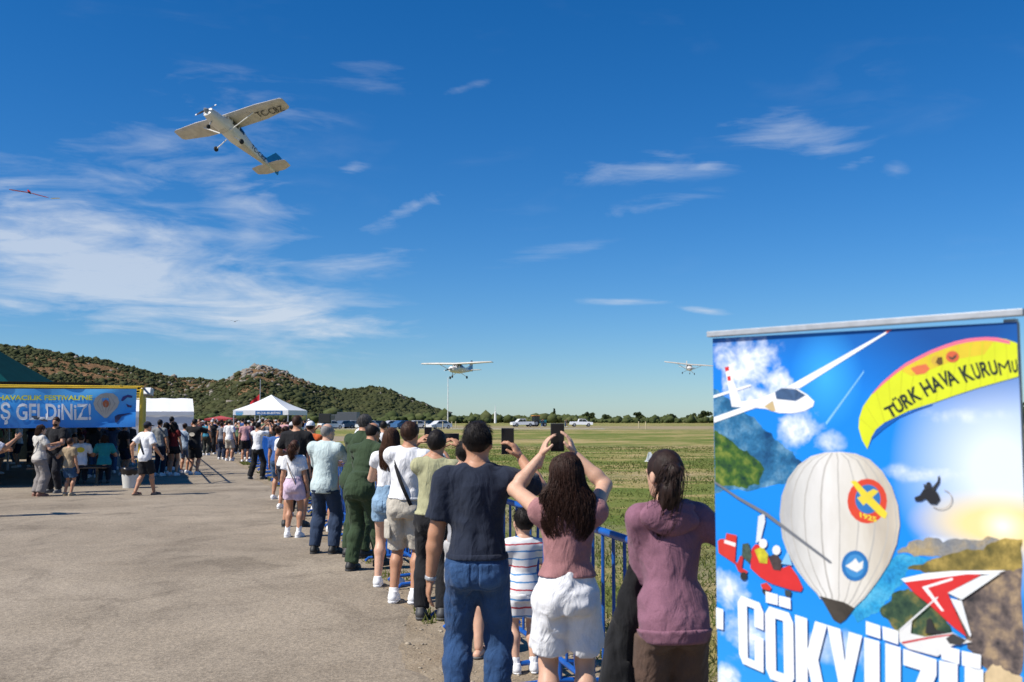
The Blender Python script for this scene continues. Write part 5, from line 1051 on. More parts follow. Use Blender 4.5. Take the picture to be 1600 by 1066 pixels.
    for i in (0, 1):
        F.cone(T((-1, 1)[i]*.035*H*bw, -.008*H, .277*H), sh[i], .027*H*b_, .032*H*b_, .05); F.cone(sh[i], el[i], .031*H*b_, .0245*H*b_, .03); m_ = el[i]*.72+wr[i]*.28; F.cone(el[i], m_, .0235*H*b_, .025*H*b_, .02); F.cone(m_, wr[i], .025*H*b_, .0155*H, .02)
        F.cone(hj[i], kn[i], .046*H*lb, .031*H*lb, .03); m_ = kn[i]*.70+an[i]*.30-rot(fy[i])@V3(0, .010*H, 0); F.cone(kn[i], m_, .030*H*lb, .0325*H*lb, .02); F.cone(m_, an[i], .0325*H*lb, .021*H, .03)
    hp = Field(hc-.16*hs-.03, hc+.17*hs+.02, min(res, .0075) if near else res*.8); Q = lambda px_, py_, pz_: hc+Mh@V3(px_, py_, pz_)*hs
    def skull(Fd, off=0, face=True, k=.02):
        Fd.ell(Q(0, -.014, .022), Mh, [(.074+off)*hs, (.094+off)*hs, (.094+off)*hs], k)
        if face:
            Fd.ell(Q(0, .030, -.035), Mh, [.057*hs, .060*hs, .082*hs], .03); Fd.ell(Q(0, .058, -.088), Mh, [.028*hs, .026*hs, .024*hs], .03); Fd.cone(Q(0, .086, .008), Q(0, .106, -.028), .008*hs, .013*hs, .012); Fd.ell(Q(0, .086, .022), Mh, [.045*hs, .012*hs, .010*hs], .02); Fd.ell(Q(0, .088, -.062), Mh, [.022*hs, .010*hs, .009*hs], .01)
            for sx in (-1, 1): Fd.ell(Q(sx*.078, -.006, -.014), Mh, [.010*hs, .021*hs, .032*hs], .008); Fd.ell(Q(sx*.031, .092, .004), Mh, [.014*hs, .012*hs, .009*hs], .005, True)
    skull(hp); hp.cone(nb-Mt[:, 2]*.02, hc-Mh[:, 2]*.05*hs, .035*H*(.85 if fem else 1), .033*H*(.82 if fem else 1), .03); parts = [F.nets(), hp.nets()]
    for i, sx in enumerate((-1, 1)):                                    # hands: palm, four fingers, thumb
        d, n = hd[i], pn[i]; t = np.cross(d, n)*(1 if i else -1); w0 = wr[i]; k_ = s if H > 1.4 else s*1.05; hr = .0048 if near else (.008 if res < .022 else .014); G = Field(w0-.21*k_, w0+.21*k_, hr); c = curl[i]; fr_ = .0088*k_*(.9 if fem else 1)*(1 if near else 1.15)
        Mp = np.stack([t, n, d], 1); G.cone(w0-d*.05, w0+d*.02, .0175*H*.95, .018*k_, .02); G.ell(w0+d*.052*k_, Mp, [.041*k_, .0165*k_, .054*k_], .015)
        for o_, L_ in ((.030, .072), (.010, .080), (-.011, .074), (-.030, .058)):
            a = w0+d*(.088-abs(o_)*.15)*k_+t*o_*k_; L_ = L_*k_
            for q, (f_, cc) in enumerate(((.45, c), (.32, c*2.1), (.23, c*2.9))):
                dd = unit(d*math.cos(cc)+n*math.sin(cc)+t*o_*1.6); b2 = a+dd*L_*f_; G.cone(a, b2, fr_*(1-.08*q), fr_*(.94-.1*q), .004); a = b2
        a = w0+d*.022*k_+t*.028*k_; dd = unit(t*.75+d*.75+n*.35); b2 = a+dd*.042*k_; G.cone(a, b2, .0135*k_, .0105*k_, .012); dd = unit(t*.25+d*.95+n*(.3+c*.4)); G.cone(b2, b2+dd*.034*k_, .0102*k_, .0082*k_, .004); parts.append(G.nets())
    emit('body', parts, sm, e, 1)
    # ---- clothes
    def loose(tabx, off, straight=.0, z0=-9, z1=9, flare=0):
        am = max(t[1] for t in tabx if t[0] > .1*H); bm_ = max(t[2] for t in tabx if t[0] > .1*H); out = []
        for t in tabx:
            if t[0] < z0 or t[0] > z1: continue
            kk = straight if t[0] < .2*H else 0; fl = flare*max(0, (.12*H-t[0])/H*4); hx = .009 if (straight and t[0] < .08*H) else 0; out.append((t[0], max(t[1], am*.97*kk)+off+hx+fl, max(t[2], bm_*.93*kk)+off+hx+fl, t[3]*(1-kk*.5)))
        return out
    def top_field(F, off, sleeve, slo, straight, hem, flare=0, neck=.287):
        tb = loose(tab, off, straight, flare=flare)
        if hem < tab[0][0]/H: tb = [(hem*H-.02, *tb[0][1:])]+tb
        F.prof(hipc, Mt, tb, .03)
        for i in (0, 1):
            F.cone(T((-1, 1)[i]*.035*H*bw, -.008*H, .277*H), sh[i], .028*H*b_+off*.7, .033*H*b_+off*.7, .05)
            if sleeve <= 1: F.cone(sh[i], sh[i]+(el[i]-sh[i])*sleeve, .033*H*b_+off, .029*H*b_+off+slo, .035, True)
            else: F.cone(sh[i], el[i], .033*H*b_+off, .026*H*b_+off+slo, .035); F.cone(el[i], el[i]+(wr[i]-el[i])*(sleeve-1), .026*H*b_+off+slo, .019*H+off+slo*.6, .02, True)
    def leg_field(F, off, cut, flare, knee=None):
        tb = [t for t in loose(tab, off, 0) if t[0] < .10*H]; F.prof(hipc, rot(twist*.6, lean*.35, side*.5), tb, .03); I3 = np.eye(3)
        for sx in (-1, 1): F.ell(hipc+V3(sx*.040*H*hw, -.030*H, -.030*H), I3, [.044*H*hw+off*.5, .044*H*hw+off*.5, .050*H+off*.5], .02)
        for i in (0, 1):
            if cut <= 1: F.cone(hj[i], hj[i]+(kn[i]-hj[i])*cut, .050*H*lb+off, .050*H*lb*(1-cut)+.038*H*lb*cut+off+flare, .012, True)
            else: m_ = kn[i]*.70+an[i]*.30-rot(fy[i])@V3(0, .006*H, 0); F.cone(hj[i], kn[i], .050*H*lb+off, .037*H*lb+off+flare*.4, .035); F.cone(kn[i], m_, .037*H*lb+off+flare*.4, .037*H*lb+off+flare*.6, .025); F.cone(m_, m_+(an[i]-m_)*(cut-1), .037*H*lb+off+flare*.6, .027*H+off+flare, .025, True)
    if suit:
        F = Field(LO, HI, res); leg_field(F, .016, 1.97, .016); top_field(F, .014, 1.93, .012, .25, -.05); F.cone(nb-Mt[:, 2]*.02, nb+Mt[:, 2]*.035, .047*H, .043*H, .02, True)
        F.wrinkle(.009, (7, 7, 11), sd, .004, (24, 24, 30)); so = emit('flight_suit', [F.nets()], suit, e); 
        for i in (0, 1):
            q = Field(kn[i]-.25, kn[i]+.25, res); mid = kn[i]*.55+an[i]*.45; q.cone(mid+V3(0, 0, .09), mid-V3(0, 0, .08), .053*H, .051*H, .01, True, True); q.clip(mid+V3((-1, 1)[i]*.025, 0, 0), V3(-(-1, 1)[i], 0, 0)); emit('leg_pocket', [q.nets()], suit, so)
    if bottom:
        c, cut, off, flare = bottom['m'], bottom.get('cut', 1.95), bottom.get('off', .009), bottom.get('flare', .008); F = Field(LO, HI, res); leg_field(F, off, cut, flare)
        F.ell(hipc+V3(0, -.098*H*hw-off, -.055*H), np.eye(3), [.007, .034, .055*H], .01, True)
        if bottom.get('skirt'): F.cone(hipc, (kn[0]+kn[1])/2*bottom['skirt']+hipc*(1-bottom['skirt']), .10*H, .13*H, .05, True)
        F.clip(hipc+V3(0, 0, bottom.get('waist', (top.get('hem', -.03)+.022) if top else .055)*H), V3(0, 0, 1)); F.wrinkle(bottom.get('amp', .007), (7, 7, 10), sd+40, .003, (22, 22, 30)); F0 = F.F.copy(); bo = emit(bottom.get('name', 'trousers' if cut > 1 else 'shorts'), [F.nets()], c, e)
        if bottom.get('pockets'):
            for sx in (-1, 1):
                q = Field(LO, HI, res); q.F = F0-np.float32(.0065); cx_ = hipc+V3(sx*.046*H, 0, -.028*H)
                for o_, n_ in ((V3(.033*H, 0, 0), V3(1, 0, 0)), (V3(-.033*H, 0, 0), V3(-1, 0, 0)), (V3(0, 0, .036*H), V3(0, 0, 1)), (V3(0, 0, -.045*H), unit(V3(.3, 0, -1))), (V3(0, 0, -.045*H), unit(V3(-.3, 0, -1))), (V3(0, -.03*H, 0), V3(0, 1, 0))): q.clip(cx_+o_, n_)
                emit('back_pocket', [q.nets()], bottom.get('pm', c), bo, 0)
        if bottom.get('cargo'):
            for i, sx in enumerate((-1, 1)):
                q = Field(hj[i]-.35, hj[i]+.3, res); mid = hj[i]*.45+kn[i]*.55; q.cone(mid+V3(0, 0, .09), mid-V3(0, 0, .09), .062*H+off, .062*H+off, .01, True, True); q.clip(mid+V3(sx*.035, 0, 0), V3(-sx, 0, 0)); emit('cargo_pocket', [q.nets()], c, bo)
    if top:
        sl, off, slo, st, hem = top.get('sleeve', .62), top.get('off', .012), top.get('slo', .012), top.get('straight', .85), top.get('hem', -.03); F = Field(LO, HI, res); top_field(F, off, sl, slo, st, hem, top.get('flare', .0))
        F.clip(T(0, 0, hem*H), -Mt[:, 2]); F.ell(T(0, .012*H, (.322+top.get('neck', 0))*H), Mt, [.043*H, .050*H, .036*H], .01, True)
        if top.get('collar'): F.cone(nb-Mt[:, 2]*.01, nb+Mt[:, 2]*.028, .044*H, .040*H, .012, True)
        F.wrinkle(top.get('amp', .008)*.85, top.get('fr', (8, 8, 4.5)), sd+80, top.get('amp2', .004), (20, 20, 14)); to = emit(top.get('name', 'shirt'), [F.nets()], top['m'], e)
        if top.get('hood'):
            q = Field(LO, HI, res); q.ell(T(-.014*H, -.060*H, .258*H), Mt@rot(0, 0, 8), [.086*H, .034*H, .046*H], .01); q.ell(T(-.004*H, -.034*H, .288*H), Mt, [.072*H, .050*H, .024*H], .02); q.ell(T(0, .02*H, .315*H), Mt, [.043*H, .055*H, .036*H], .01, True); q.wrinkle(.008, (12, 12, 9), sd+60, .003, (30, 30, 30)); emit('hood', [q.nets()], top['m'], to)
        if top.get('rib') or (near and top.get('name') == 't_shirt'):
            q = Field(LO, HI, res); top_field(q, off+(.006 if top.get('hood') else .0028), sl, slo, st, hem); q.clip(T(0, 0, (hem+(.035 if top.get('hood') else .014))*H), Mt[:, 2]); q.clip(T(0, 0, (hem-.004)*H), -Mt[:, 2]); emit('hem_band', [q.nets()], top['m'], to)
        if top.get('patch'):
            col, w_, h_, dz = top['patch']; yb = -.068*H*bulk-off-.012; mesh('back_print', [T(px_, yb+.9*px_*px_, dz*H+pz_) for px_, pz_ in [(w_*math.cos(t), h_*math.sin(t)) for t in np.linspace(0, 6.28, 16, False)]], [tuple(range(16))], paint(col, .8), to)
    # ---- shoes
    sc_, st_ = shoes; M_ = paint(sc_, .6, 0, .1, 18)
    for i in (0, 1):
        Mf = rot(fy[i]); A = an[i]-V3(0, 0, .045*H)+0; pt_ = lambda x_, y_, z_: A+Mf@V3(x_, y_, z_)*s; lo_, hi_ = A-.3*s, A+.32*s; hres = min(res, .0085) if near else res*.85
        if st_ == 'shoe':
            F = Field(lo_, hi_, hres); F.cone(pt_(0, -.05, .05), pt_(0, .08, .045), .042*s, .046*s, .02); F.cone(pt_(0, .08, .04), pt_(.0, .165, .032), .046*s, .036*s, .02); F.cone(pt_(0, -.02, .05), pt_(0, -.022, .115), .043*s, .042*s, .03, True); F.clip(A+V3(0, 0, .004), V3(0, 0, -1)); so = emit('shoe', [F.nets()], M_, e)
            F = Field(lo_, hi_, hres); F.cone(pt_(0, -.05, .03), pt_(0, .08, .03), .047*s, .051*s, .02); F.cone(pt_(0, .08, .03), pt_(0, .168, .03), .051*s, .040*s, .02); F.clip(A+V3(0, 0, .002), V3(0, 0, -1)); F.clip(A+V3(0, 0, .028*s), V3(0, 0, 1)); emit('sole', [F.nets()], paint(tuple(min(.8, v*1.3+.02) for v in sc_), .7), so)
        else:
            F = Field(lo_, hi_, hres); F.cone(pt_(0, -.05, .03), pt_(0, .15, .028), .034*s, .038*s, .02); F.clip(A+V3(0, 0, .012), V3(0, 0, -1)); F.clip(A+V3(0, 0, .07*s), V3(0, 0, 1)); emit('foot', [F.nets()], sm, e)
            F = Field(lo_, hi_, hres); F.cone(pt_(0, -.05, .02), pt_(0, .15, .02), .044*s, .050*s, .02); F.clip(A+V3(0, 0, .001), V3(0, 0, -1)); F.clip(A+V3(0, 0, .022*s), V3(0, 0, 1)); so = emit('sandal', [F.nets()], M_, e); F = Field(lo_, hi_, hres); F.cone(pt_(-.0, .06, .03), pt_(0, .09, .03), .047*s, .045*s, .01, True, True); F.clip(A+V3(0, 0, .02), V3(0, 0, -1)); emit('strap', [F.nets()], M_, so)
        if socks: F = Field(an[i]-.15, an[i]+.22, hres); dk = unit(kn[i]-an[i]); F.cone(an[i]-dk*.02, an[i]+dk*socks[1], .021*H+.006, .024*H+.005, .01, True); emit('sock', [F.nets()], cloth(socks[0]), e)
    # ---- hair
    st_, hc_ = hair[0], hair[1]; hm = hair_mat(HAIR[hc_]) if isinstance(hc_, str) else hair_mat(hc_); hres = min(res, .0075) if near else res*.85
    def cap_field(off, cut=(-.014, .74), lo_=.0):
        G = Field(hc-.17*hs, hc+.19*hs, hres); skull(G, off, False); G.clip(Q(0, 0, cut[0]), unit(Mh@V3(0, cut[1], -1))); G.wrinkle(.003, (40, 40, 18), sd+9, .0015, (90, 90, 50)); return G
    if st_ == 'cap':
        G = cap_field(.006, (-.02, .55)); emit('hair', [G.nets()], hm, e); cm = cloth(hair[2]); G = Field(hc-.17*hs, hc+.26*hs, hres); skull(G, .014, False); G.clip(Q(0, 0, .025), -Mh[:, 2]); co = emit('cap', [G.nets()], cm, e)
        G = Field(hc-.25*hs, hc+.27*hs, hres*.8); sg = hair[3] if len(hair) > 3 else 1; G.ell(Q(0, sg*.10, .035), Mh@rot(0, 12*sg), [.075*hs, .085*hs, .009*hs], .01); emit('brim', [G.nets()], cm, co)
    elif st_ == 'bald':
        G = Field(hc-.17*hs, hc+.19*hs, hres); skull(G, .007, False); G.clip(Q(0, 0, -.014), unit(Mh@V3(0, .85, -1))); G.clip(Q(0, 0, .060), unit(Mh@V3(0, .35, 1))); emit('hair', [G.nets()], hm, e)
    else:
        G = cap_field(hair[2] if len(hair) > 2 and st_ == 'short' else .009, (-.02, .72) if st_ == 'short' else (-.05, .78)); prt = [G.nets()]
        if st_ == 'short' and near:
            def fs(i, r_):
                u = unit(r_.normal(0, 1, 3)); u[2] = abs(u[2])*.9-.25; u[1] = u[1] if u[2] > .3 else -abs(u[1]); u = unit(u); lift = r_.random(); p = V3(0, -.014, .022)+u*V3(.082, .102, .102); dn = unit(V3(r_.normal(0, .3), -.35, -.8)-u*((V3(0, -.35, -.8))@u)); L_ = r_.uniform(.015, .038)
                return np.array([hc+Mh@((p+dn*L_*t_+u*(.002+.006*lift*t_))*hs) for t_ in np.linspace(0, 1, 4)])
            prt.append(strands(1100, fs, .0015, 3, rng))
        if st_ in ('long', 'wavy'):
            L_ = hair[2]; wd = hair[3]; tb = [(-L_, wd*.45, .03, -.075), (-L_*.82, wd*.8, .045, -.085), (-L_*.55, wd, .062, -.075), (-L_*.3, wd*.95, .075, -.055), (-.06, .098, .092, -.035), (.03, .092, .105, -.02), (.09, .07, .085, -.018), (.122, .03, .035, -.016)]; tb = [(a*hs, b*hs, c*hs, d*hs) for a, b, c, d in tb]
            Mz = rot(head[0], head[1]*.25, head[2]*.5); G = Field(hc-V3(.3, .3, L_*hs+.1), hc+V3(.3, .3, .22), hres); G.prof(hc, Mz, tb, .03); G.clip(Q(0, .0, .0)+Mh[:, 1]*.055*hs, unit(Mh@V3(0, 1, -.55))); G.wrinkle(.012 if st_ == 'wavy' else .007, (26, 26, 7), sd+9, .004, (70, 70, 16)); prt.append(G.nets())
            zs = [t[0] for t in tb]; amp = .011 if st_ == 'wavy' else .004
            def fl(i, r_):
                ph = r_.uniform(-2.1, 2.1); w1, w2 = r_.random()*6, r_.random()*6; end = -L_*hs*r_.uniform(.72, 1.06); start = r_.uniform(.02, .115)*hs; P_ = []
                for t_ in np.linspace(0, 1, 15):
                    zz = start+(end-start)*t_; a, b, c = [np.interp(zz, zs, [q[j] for q in tb]) for j in (1, 2, 3)]; pp = ph*(1-.35*t_); wv = amp*min(1, t_*2.2); P_.append(hc+Mz@V3(a*1.03*math.sin(pp)+wv*math.sin(w1+t_*15), c-b*1.04*math.cos(pp)+wv*math.cos(w2+t_*13), zz))
                return np.array(P_)
            prt.append(strands(650 if near else 90, fl, .0034 if near else .007, 14, rng))
        if st_ == 'pony':
            L_, dx = hair[2], hair[3] if len(hair) > 3 else 0; root = Q(dx*.2, -.115, .035); P_ = [root, root+V3(dx*.3, -.045, -.02)*hs, root+V3(dx*.55, -.05, -.35*L_)*hs, root+V3(dx*.8, -.03, -.7*L_)*hs, root+V3(dx, -.015, -L_)*hs]; rr = [.024, .040, .050, .046, .014]
            G = Field(np.min(P_, 0)-.1, np.max(P_, 0)+.1, hres)
            for a, b, ra, rb in zip(P_, P_[1:], rr, rr[1:]): G.cone(a, b, ra*hs, rb*hs, .02)
            G.wrinkle(.006, (40, 40, 9), sd+9, .003, (90, 90, 20)); prt.append(G.nets()); PA = np.array(P_)
            def fp(i, r_):
                o_ = r_.normal(0, 1, 3)*.025*hs; tt = np.linspace(.05, r_.uniform(.85, 1.08), 12); w1 = r_.random()*6
                return np.stack([np.interp(tt*4, range(5), PA[:, j])+o_[j]*np.sin(np.clip(tt, 0, 1)*2.6)*1.3+.005*np.sin(w1+tt*9+j) for j in range(3)], 1)
            prt.append(strands(300 if near else 50, fp, .0035, 11, rng)); 
        if st_ == 'bun': G = Field(Q(0, -.13, .05)-.1, Q(0, -.13, .05)+.1, hres); G.ell(Q(0, -.125, .05), Mh, [.045*hs, .04*hs, .045*hs], .02); G.wrinkle(.004, (60, 60, 60), sd); prt.append(G.nets())
        emit('hair', prt, hm, e, 1)
    if 'beard' in extra: G = Field(hc-.16*hs, hc+.15*hs, hres); G.ell(Q(0, .036, -.052), Mh, [.061*hs, .064*hs, .070*hs], .02); G.clip(Q(0, 0, -.040), Mh[:, 2]); G.clip(Q(0, .0, 0), -Mh[:, 1]); emit('beard', [G.nets()], hm, e)
    if 'eyes' in extra:
        for sx in (-1, 1): G = Field(Q(sx*.031, .082, .004)-.03, Q(sx*.031, .082, .004)+.03, .004); G.ell(Q(sx*.031, .080, .004), Mh, [.009*hs]*3, .004); emit('eye', [G.nets()], paint((.22, .17, .14), .3), e)
    for ex in extra:
        if isinstance(ex, tuple) and ex[0] == 'strap':          # cross-body strap over one shoulder to the opposite hip
            sx = ex[2]; r1 = (max(t[1] for t in tab)+.02); P_ = []
            for t_ in np.linspace(0, 2*math.pi, 40, False):
                zc = .10*H+.165*H*math.cos(t_); xs_ = sx*(.055*H+(-.0)*0) if False else sx*math.cos(t_)*.085*H*bw; a, b, c = [np.interp(zc, [q[0] for q in tab], [q[j] for q in tab]) for j in (1, 2, 3)]; am = max(q[1] for q in tab); bm2 = max(q[2] for q in tab if q[0] > .1*H)
                b = max(b, bm2*.93)+.036; a = max(a, am*.97)+.036; yy = -math.sin(t_)*b*math.sqrt(max(.05, 1-(xs_/a)**2)) if abs(math.sin(t_)) > .0 else 0; P_.append(T(xs_, c*.5+yy, zc))
            mb = MB(); V = []; F_ = []; n_ = len(P_)
            for q in range(n_):
                tn = unit(P_[(q+1) % n_]-P_[q-1]); rad = unit(P_[q]-T(0, 0, .1*H)); rad = rad-Mt[:, 2]*(rad@Mt[:, 2]); rad = unit(rad); wd = unit(np.cross(tn, rad)); V += [P_[q]+wd*ex[3]/2+rad*.004, P_[q]-wd*ex[3]/2+rad*.004, P_[q]-wd*ex[3]/2-rad*.004, P_[q]+wd*ex[3]/2-rad*.004]
            for q in range(n_):
                for k in range(4): F_.append((q*4+k, q*4+(k+1) % 4, ((q+1) % n_)*4+(k+1) % 4, ((q+1) % n_)*4+k))
            mb.add(V, F_); mb.build('shoulder_strap', cloth(ex[1]), e, True)
        if isinstance(ex, tuple) and ex[0] == 'watch':
            i = ex[1]; q = Field(wr[i]-.06, wr[i]+.06, .005); a = wr[i]-hd[i]*.012; q.cone(a-hd[i]*.011, a+hd[i]*.011, .0155*H+.005, .0155*H+.005, .003, True, True); emit('watch', [q.nets()], M_GALV, e)

    INFO[e.name] = dict(wr=wr, hd=hd, pn=pn, hc=hc, Mh=Mh); return e
INFO = {}
def to_world(e, p): return Matrix.Translation(e.location) @ Matrix.Rotation(e.rotation_euler.z, 4, 'Z') @ Vector(p)
def phone(loc, yaw, tilt, label, w=.075, h=.155, roll=0, group='phones held up'):
    o = empty('phone', loc, R(yaw), label, 'phone', group); o.rotation_euler = (R(tilt), R(roll), R(yaw))
    m = MB(); m.box((0, 0, 0), (w, .009, h), None, .0035); m.build('case', paint((.03, .03, .032), .4), o)
    m = MB(); m.box((0, -.0052, 0), (w-.006, .001, h-.008)); m.build('screen', paint((.008, .009, .013), .12, 0, .05, 3, 0, .5), o)
    m = MB(); m.box((w*.22, .0055, h*.34), (w*.36, .003, w*.36), None, .001); m.build('camera', M_BLACK, o); return o
# ------------------------------------------------------------------ the spectators
C_ = cloth
WHT, BLK, NAVY = C_((.76, .76, .77)), C_((.014, .014, .016)), C_((.018, .024, .042))
JEANS, DENIM, KHAKI = jeans_mat((.024, .062, .15)), jeans_mat((.22, .34, .47)), C_((.47, .43, .36))
GS = 'spectators along the barrier'
fwd = lambda x, y, z: (x, y, z)
def cast_near():
    p = person('man in navy t-shirt and blue jeans with one arm hanging, phone in the other', -.19, 5.5, -4, 1.75, 1.02, head=(0, -2, 0), hdirs=(None, (-.5, .1, .85)), hands=(None, (.215, .41, 1.47)), poles=(None, (1, -.1, -.9)), palms=((1, .3, 0), (-1, .3, 0)), curl=(.3, .45),
      top=dict(m=NAVY, sleeve=.74, hem=.02, slo=.018, off=.014, name='t_shirt'), bottom=dict(m=JEANS, off=.008, flare=.010, pockets=True, pm=jeans_mat((.03, .075, .175))), hair=('short', 'black'), extra=(('watch', 0),), feet=((-.115, -.02, 10, 0), (.115, .02, -8, 0)), res=.0095, shoes=((.08, .08, .09), 'shoe'), group=GS)
    phone(to_world(p, (.135, .425, 1.57)), -4, 4, 'phone held by the man in the navy t-shirt')
    p = person('woman with long wavy brown hair, mauve sleeveless top and white shorts, phone overhead', .284, 5.2, 0, 1.57, 1.0, 1, head=(0, -8, 0), hdirs=((.34, .12, .93), (-.28, .12, .95)), hands=((-.125, .26, 1.50), (.055, .26, 1.51)), poles=((-.8, .1, -.6), (.9, .3, -.5)), palms=((1, .25, 0), (-1, .25, 0)), curl=(.28, .28), skin='light',
      top=dict(m=C_((.34, .165, .165)), sleeve=.1, hem=.045, slo=.0, off=.016, name='sleeveless_top', amp=.007), bottom=dict(m=WHT, cut=.80, off=.018, flare=.028, amp=.009), hair=('wavy', (.032, .013, .008), .40, .158), res=.0095, feet=((-.10, 0, 6, 0), (.10, .02, -6, 0)), group=GS)
    phone(to_world(p, (-.035, .285, 1.60)), 0, 4, 'phone held overhead by the woman in white shorts')
    p = person('woman with dark ponytail in a mauve hoodie and brown trousers beside the poster', .70, 4.4, 8, 1.615, .95, 1, lean=7, head=(24, 4, 0), hands=((.02, .36, 1.06), (.40, .22, 1.13)), poles=((-.15, -.2, -1), (.6, -.7, -.5)), palms=(None, (0, .2, -1)), skin='light',
      top=dict(m=C_((.225, .105, .145)), sleeve=1.85, hem=-.065, slo=.008, off=.015, hood=True, name='hoodie', amp=.008, rib=True), bottom=dict(m=C_((.105, .065, .048)), off=.014, flare=.016), hair=('pony', (.022, .011, .008), .33, -.09), res=.0095, group=GS)
    toddler = person('toddler in striped white shirt and shorts standing at the barrier', .085, 6.85, 12, 1.08, 1.02, head=(10, 4, 0), hands=((-.1, .22, .72), (.12, .22, .72)), top=dict(m=striped([(.10, .28, .55), (.10, .28, .55), (.5, .06, .08)], .15), sleeve=.75, hem=-.05, name='striped_shirt'), bottom=dict(m=striped([(.10, .28, .55), (.5, .06, .08)], .12), cut=.72, off=.012, flare=.014), hair=('short', 'black'), skin='light', socks=((.75, .75, .75), .06), res=.010, group=GS)
    p = person('person in sage green t-shirt and black trousers looking through a phone', -.68, 8.65, -8, 1.655, .97, side=3, head=(-4, 2, 0), hands=((-.02, .33, 1.45), (.17, .33, 1.45)), poles=((-1, -.1, -1), (1, -.1, -1)), palms=((.7, .5, 0), (-.7, .5, 0)), top=dict(m=C_((.38, .37, .215)), sleeve=.70, hem=.01, slo=.018, off=.014, name='t_shirt'), bottom=dict(m=BLK, off=.012, flare=.014), shoes=((.05, .05, .05), 'shoe'), hair=('short', 'black', .016), res=.0115, group=GS)
    phone(to_world(p, (.075, .38, 1.535)), -8, 3, 'phone held sideways by the person in sage green', roll=90)
    person('person mostly hidden behind the man in navy, arm pointing forward', -.33, 7.3, -5, 1.60, .95, head=(0, 0, 0), hands=((-.02, .50, 1.42), None), palms=((1, 0, -.3), None), poles=((-.7, 0, -1), None), curl=(.1, .3), top=dict(m=C_((.3, .3, .31)), sleeve=.65), bottom=dict(m=C_((.42, .41, .40)), cut=.85, off=.014, flare=.016), hair=('short', 'black'), res=.0125, shoes=((.1, .1, .1), 'sandal'), skin='light', group=GS)
    p = person('man in white t-shirt with black cross strap and beige cargo shorts', -1.0, 9.4, -10, 1.735, 1.0, side=4, head=(-14, 0, 0), hands=((.02, .36, 1.47), (.20, .36, 1.47)), poles=((-1, -.1, -1), (1, -.1, -1)), palms=((.7, .5, 0), (-.7, .5, 0)), top=dict(m=WHT, sleeve=.72, hem=.03, slo=.02, off=.015, name='t_shirt'), bottom=dict(m=KHAKI, cut=.97, off=.017, flare=.02, cargo=True, amp=.009), hair=('short', 'brown', .016), extra=(('strap', (.012, .012, .014), -1, .032),), socks=((.74, .74, .74), .06), res=.0115, group=GS)
    phone(to_world(p, (.11, .41, 1.545)), -10, 3, 'phone held by the man with the black cross strap')
    person('woman with long brown hair, white top and pale denim shorts', -1.27, 10.3, -6, 1.665, .95, 1, side=3, head=(-4, 0, 0), hands=((-.1, .36, 1.12), (.14, .36, 1.12)), skin='light', top=dict(m=WHT, sleeve=.35, hem=.08, off=.009, name='cropped_top'), bottom=dict(m=DENIM, cut=.48, off=.012, flare=.012, name='denim_shorts', pockets=True), hair=('long', (.055, .024, .013), .40, .125), res=.0115, group=GS)
    SUIT = C_((.035, .058, .028))
    person('pilot in green flight suit leaning on the barrier, the nearer of two', -1.69, 11.35, -26, 1.77, 1.0, lean=23, hip=(0, -.06), head=(-12, 12, 0), hands=((-.12, .52, 1.10), (.16, .52, 1.10)), poles=((-1, -.2, -.5), (1, -.2, -.5)), suit=SUIT, shoes=((.018, .018, .018), 'shoe'), hair=('bald', 'black'), feet=((-.10, -.05, 8, 0), (.10, .22, -8, .03)), res=.0115, group=GS)
    person('taller pilot in green flight suit leaning beyond the first one', -1.93, 12.45, -28, 1.86, 1.0, lean=17, hip=(0, -.04), head=(-12, 8, 0), hands=((-.12, .50, 1.12), (.16, .50, 1.12)), poles=((-1, -.2, -.5), (1, -.2, -.5)), suit=SUIT, shoes=((.018, .018, .018), 'shoe'), hair=('short', 'darkgrey'), res=.012, group=GS)
    person('older balding man in pale blue long-sleeved shirt and navy trousers', -2.38, 12.75, -14, 1.70, 1.06, side=2, belly=.008, head=(-28, 2, 0), hands=((-.05, .40, 1.12), (.2, .40, 1.12)), poles=((-1, -.3, -.7), (1, -.3, -.7)), top=dict(m=C_((.53, .63, .62)), sleeve=1.9, hem=-.075, off=.018, collar=True, amp=.008), bottom=dict(m=C_((.028, .045, .085)), off=.014, flare=.016, pockets=True), shoes=((.015, .015, .015), 'shoe'), hair=('bald', 'grey'), skin='light', feet=((-.125, 0, 12, 0), (.125, .03, -10, 0)), res=.012, group=GS)
    person('person in white cap and blue shirt half hidden behind the older man', -2.13, 14.0, -16, 1.62, 1.0, head=(-10, 6, 0), hands=((-.1, .4, 1.1), (.15, .4, 1.1)), top=dict(m=C_((.05, .12, .26)), sleeve=.7, hem=-.06), bottom=dict(m=jeans_mat((.02, .045, .11)), off=.012), hair=('cap', 'black', (.72, .72, .72)), res=.014, group=GS)
    person('girl with brown ponytail, white t-shirt, lilac shorts and white socks', -3.15, 14.5, -6, 1.43, .95, 1, head=(-8, 2, 0), top=dict(m=WHT, sleeve=.62, hem=.07, off=.011, name='t_shirt'), bottom=dict(m=C_((.60, .46, .56)), cut=.55, off=.02, flare=.024, amp=.007), hair=('pony', (.06, .024, .013), .26, .0), socks=((.76, .76, .76), .11), extra=(('strap', (.25, .2, .16), -1, .012),), res=.0125, feet=((-.085, 0, 8, 0), (.085, 0, -8, 0)), group=GS)
